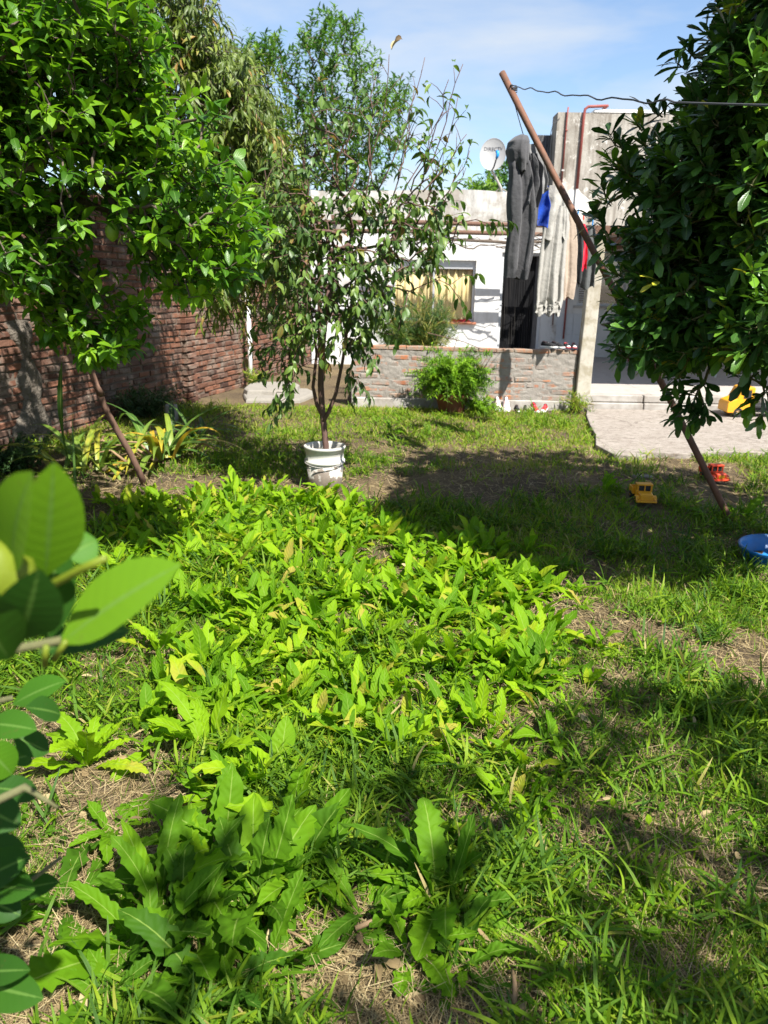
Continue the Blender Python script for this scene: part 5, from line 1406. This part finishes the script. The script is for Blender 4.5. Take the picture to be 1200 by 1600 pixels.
weed_plant('bright weed at the far left end of the patch by the stake', 190, 790, 12, (0.140, 0.240), 31, (.5, 1.2), (.7, 1))
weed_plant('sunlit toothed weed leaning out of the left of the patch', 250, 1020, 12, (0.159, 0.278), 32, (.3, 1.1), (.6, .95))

PATCH = [(-1.95, 5.05), (-1.0, 5.75), (-.45, 5.6), (.05, 5.0), (.40, 4.7), (.72, 4.35), (.85, 3.9), (.78, 3.3), (.72, 2.95), (.45, 2.35), (.02, 2.18), (-.45, 2.3), (-.85, 2.65), (-1.2, 3.4), (-1.45, 4.0)]
acc = Leaves(); B, D, LL, WW, BD, FO, TI = [], [], [], [], [], [], []
rnd = random.Random(5); nros = 0
while nros < 1000:
    x, y = rnd.uniform(-2.3, 1.4), rnd.uniform(1.9, 6.0)
    if not bool(inpoly(np.array(x), np.array(y), PATCH)) and not (rnd.random() < .22 and bool(inpoly(np.array(-.2 + (x + .2) / 1.22), np.array(3.9 + (y - 3.9) / 1.18), PATCH))): continue
    if float(vnoise(x + 5, y, 2.0)) * .6 + float(vnoise(x + 2, y + 7, 4.5)) * .4 < .33: continue
    nros += 1
    for b, d, L, W, bd, fo, ti in rosette_leaves(rnd, Vector((x, y, float(gz(x, y)) - .005)), rnd.randint(5, 10), rnd.choice(((.06, .13), (.08, .18), (.11, .23))), (.35, 1.4), (.36, 1.0), rnd.choice(((.13, .2), (.18, .30), (.24, .36)))):
        B.append(b); D.append(d); LL.append(L); WW.append(W); BD.append(bd); FO.append(fo); TI.append(ti)
B = np.array(B); D = np.array(D); LL, WW, BD, FO, TI = map(np.array, (LL, WW, BD, FO, TI))
sel = rng.random(len(B)) < .55
for s_, pf in ((sel, P_WEEDS), (~sel, P_WEED2[::2])):
    acc.add(B[s_], D[s_], np.array([0, 0, 1.0]) + rng.normal(0, .2, (s_.sum(), 3)), LL[s_], WW[s_], BD[s_], FO[s_], TI[s_], pf, wave=.18, sway=.18, jag=.12)
tag(acc.obj('weeds', MAT['weed']), 'dense sunlit patch of bright toothed weeds in the middle of the garden', 'weeds', kind='stuff')


# ------------------------------------------------------------------ grass, straw and small leaves
def clear(x, y):
    ok = (y > .9) & (y < 10.2) & (x > -4.05 + .281 * (y - 5.4)) & ~inpoly(x - .10 * vnoise(x, y, 5.0), y - .16 * vnoise(x + 4, y, 4.0), SLAB) & (np.hypot(x - BX, y - BY) > .15) & (np.hypot(x - 2.43, y - 4.42) > .235)
    ok &= ~((abs(x - 1.93) < .12) & (abs(y - 5.52) < .23)) & ~((abs(x - 2.86) < .12) & (abs(y - 6.46) < .22)) & (np.hypot(x - .84, y - 9.8) > .18) & ~((y > 9.84) & (x > 1.36) & (x < 2.2))
    ok &= (x < 4.6) & (x < .3 + .62 * y)
    return ok


def bare(x, y):
    """how bare the ground is: 0 lush, 1 no grass"""
    b = np.clip((vnoise(x, y, 1.35) - .46) * 3.2 + (vnoise(x, y, 4.0) - .5) * 1.6 + .08, 0, 1)
    blobs = [(1.7, 6.3, 1.3, .55, 1.0), (.4, 6.5, .9, .45, .75), (.95, 3.75, .35, .3, .8), (-.74, 2.0, .16, .09, .8), (.12, 2.0, .25, .12, 1.0), (2.6, 6.0, .8, .35, .9), (-.95, 1.58, .32, .2, .8), (-1.55, 6.15, .5, .3, .8), (-.45, 5.75, .5, .25, .7),
             (1.45, 3.25, .45, .25, .7), (1.0, 2.05, .25, .14, .8), (-1.1, 3.05, .3, .2, .9), (.2, 1.35, .2, .15, .7), (1.8, 4.9, .6, .3, .7), (.62, 1.75, .2, .12, .6), (1.5, 4.2, .5, .3, .4)]
    for cx, cy, rx, ry, a in blobs: b = np.maximum(b, a * np.exp(-(((x - cx) / rx) ** 2 + ((y - cy) / ry) ** 2) * 1.1))
    lush = np.exp(-(((x - .4) / 2.6) ** 2 + ((y - 8.9) / 1.15) ** 2)); b = b * (1 - .92 * lush)
    lush2 = np.exp(-(((x - .95) / .5) ** 2 + ((y - 2.35) / .55) ** 2)); b = b * (1 - .6 * lush2)
    return np.clip(b, 0, 1)


def scatter(n, y0, y1, wfun=None):
    x = rng.uniform(-4, 4.6, n * 3); u = rng.random(n * 3); y = y0 * (y1 / y0) ** u    # denser near the camera
    x = x * np.clip(y * .62 + .5, 0, 4.5) / 4.3
    k = clear(x, y) & inview(x, y)
    x, y = x[k], y[k]
    if wfun is not None: k = rng.random(len(x)) < wfun(x, y); x, y = x[k], y[k]
    return x[:n], y[:n]


def inview(x, y): return np.abs(x) < .56 * y + .45


# fine short turf
acc = Leaves()
x, y = scatter(105000, 1.1, 10.2, lambda x, y: np.clip(1.0 - 1.05 * bare(x, y), .03, 1) * np.where(y < 3, .7, 1))
n = len(x); pn = vnoise(x + 9, y, .9); far = np.clip((y - 2) / 7, 0, 1)
tilt = rng.normal(0, .55, (n, 2)); d = np.stack([tilt[:, 0], tilt[:, 1], np.ones(n)], 1)
tint = np.clip(.28 + .32 * pn + rng.normal(0, .16, n) + .22 * np.clip((y - 3.5) / 3, 0, 1) + (rng.random(n) < .08) * .4, 0, 1)
L = rng.uniform(.035, .085, n) * (1 + .25 * pn) * (1 - .25 * (y > 7)); 
acc.add(np.stack([x, y, gz(x, y) - .004], 1), d, rng.normal(0, 1, (n, 3)) + [0, -.5, .6], L, .0032 + .0045 * far, rng.uniform(.2, 1.5, n), .1, tint, [.9, 1.0, .7, .05], cross=2)
tag(acc.obj('grass', MAT['grass']), 'patchy short green grass over the garden ground', 'grass', kind='stuff')

# coarser crab grass in tufts with broad blades
acc = Leaves()
tx, ty = scatter(5200, 1.15, 9.9, lambda x, y: np.clip((1 - bare(x, y)) * (.25 + 1.1 * (vnoise(x + 3, y + 8, 1.6) > .48)) * np.where(inpoly(x, y, PATCH), .7, 1), 0, 1))
X, Yy, DD, LL, TI, ZZ = [], [], [], [], [], []
for cx, cy in zip(tx, ty):
    k = random.randint(8, 15); tn = random.uniform(.08, .62) + (.16 if cy > 7 else 0); sc = random.uniform(.65, 1.25)
    a = rng.uniform(0, 6.283, k); e = rng.uniform(.15, 1.35, k)
    X.append(cx + rng.normal(0, .022, k)); Yy.append(cy + rng.normal(0, .022, k)); DD.append(np.stack([np.cos(a) * np.cos(e), np.sin(a) * np.cos(e), np.sin(e)], 1)); LL.append(rng.uniform(.05, .145, k) * sc); TI.append(np.clip(tn + rng.normal(0, .1, k) + (rng.random(k) < .05) * .4, 0, 1)); ZZ.append(rng.uniform(0, .05, k) * sc)
X, Yy, DD, LL, TI, ZZ = np.concatenate(X), np.concatenate(Yy), np.concatenate(DD), np.concatenate(LL), np.concatenate(TI), np.concatenate(ZZ)
acc.add(np.stack([X, Yy, gz(X, Yy) - .004 + ZZ], 1), DD, np.array([0, 0, 1.0]) + rng.normal(0, .3, (len(X), 3)), LL, .0045 + .036 * LL, rng.uniform(.3, 1.6, len(X)), .0, TI, [.6, 1.0, .9, .6, .05], cross=2)
tag(acc.obj('grass', MAT['grass']), 'coarse broad bladed grass tufts growing through the short turf', 'grass', kind='stuff')

# dry straw lying on the ground
acc = Leaves()
x, y = scatter(42000, 1.1, 7.6, lambda x, y: np.clip(.12 + 1.0 * bare(x, y), 0, 1)); n = len(x)
a = rng.uniform(0, 6.283, n)
acc.add(np.stack([x, y, gz(x, y) + rng.uniform(.001, .014, n)], 1), np.stack([np.cos(a), np.sin(a), rng.normal(0, .16, n)], 1), np.array([0, 0, 1.0]) + rng.normal(0, .25, (n, 3)), rng.uniform(.03, .13, n), .0018 + .0022 * np.clip((y - 1.5) / 4, 0, 1), rng.normal(0, .5, n), .1, np.clip(rng.normal(.55, .28, n), 0, 1), [.9, 1.0, .5], cross=2)
tag(acc.obj('straw', MAT['straw']), 'dry pale straw scattered over the bare patches', 'straw', kind='stuff')

# fallen leaves and crumbs of litter
acc = Leaves()
x, y = scatter(900, 1.2, 9.5, lambda x, y: np.clip(.35 + bare(x, y), 0, 1)); n = len(x); a = rng.uniform(0, 6.283, n)
acc.add(np.stack([x, y, gz(x, y) + rng.uniform(.008, .03, n)], 1), np.stack([np.cos(a), np.sin(a), rng.normal(0, .3, n)], 1), np.array([0, 0, 1.0]) + rng.normal(0, .5, (n, 3)), rng.uniform(.02, .07, n), rng.uniform(.012, .03, n), rng.normal(.3, .7, n), rng.normal(.3, .4, n), np.clip(rng.normal(.4, .3, n), 0, 1), P_OVATE)
tag(acc.obj('leaf_litter', MAT['straw']), 'fallen dry leaves scattered over grass and soil', 'leaf litter', kind='stuff')

# small round-leaved ground weeds among the grass
acc = Leaves()
x, y = scatter(5200, 1.15, 9.5, lambda x, y: np.clip((1 - bare(x, y)) * .9 * (vnoise(x + 30, y, 2.2) > .42), 0, 1)); n = len(x)
a = rng.uniform(0, 6.283, n); e = rng.uniform(.1, 1.0, n)
acc.add(np.stack([x, y, gz(x, y) + rng.uniform(0, .05, n)], 1), np.stack([np.cos(a) * np.cos(e), np.sin(a) * np.cos(e), np.sin(e)], 1), np.array([0, 0, 1.0]) + rng.normal(0, .25, (n, 3)), rng.uniform(.025, .055, n), rng.uniform(.012, .024, n), .4, .2, np.clip(rng.normal(.4, .2, n), 0, 1), P_SMALL)
tag(acc.obj('ground_cover', MAT['weed']), 'small leafy ground weeds among the grass blades', 'ground cover', kind='stuff')

# sticks lying about
for lab, a, b, r in (('short tan stick lying among the weeds near the bottom', (555, 1468), (605, 1455), .007), ('orange brown stick standing at the bottom edge', (802, 1600), (798, 1545), .006), ('thin grey stick lying left of the bottom centre weed', (440, 1460), (495, 1495), .0035)):
    p = gnd(*a); q = gnd(*b); p.z = q.z = float(gz(p.x, p.y)) + .03
    tag(MB().tube([p, p.lerp(q, .5) + Vector((.003, .004, .006)), q], [r, r * .95, r * .8], 7).obj('stick', MAT['dry_leaf'], None, True), lab, 'stick')
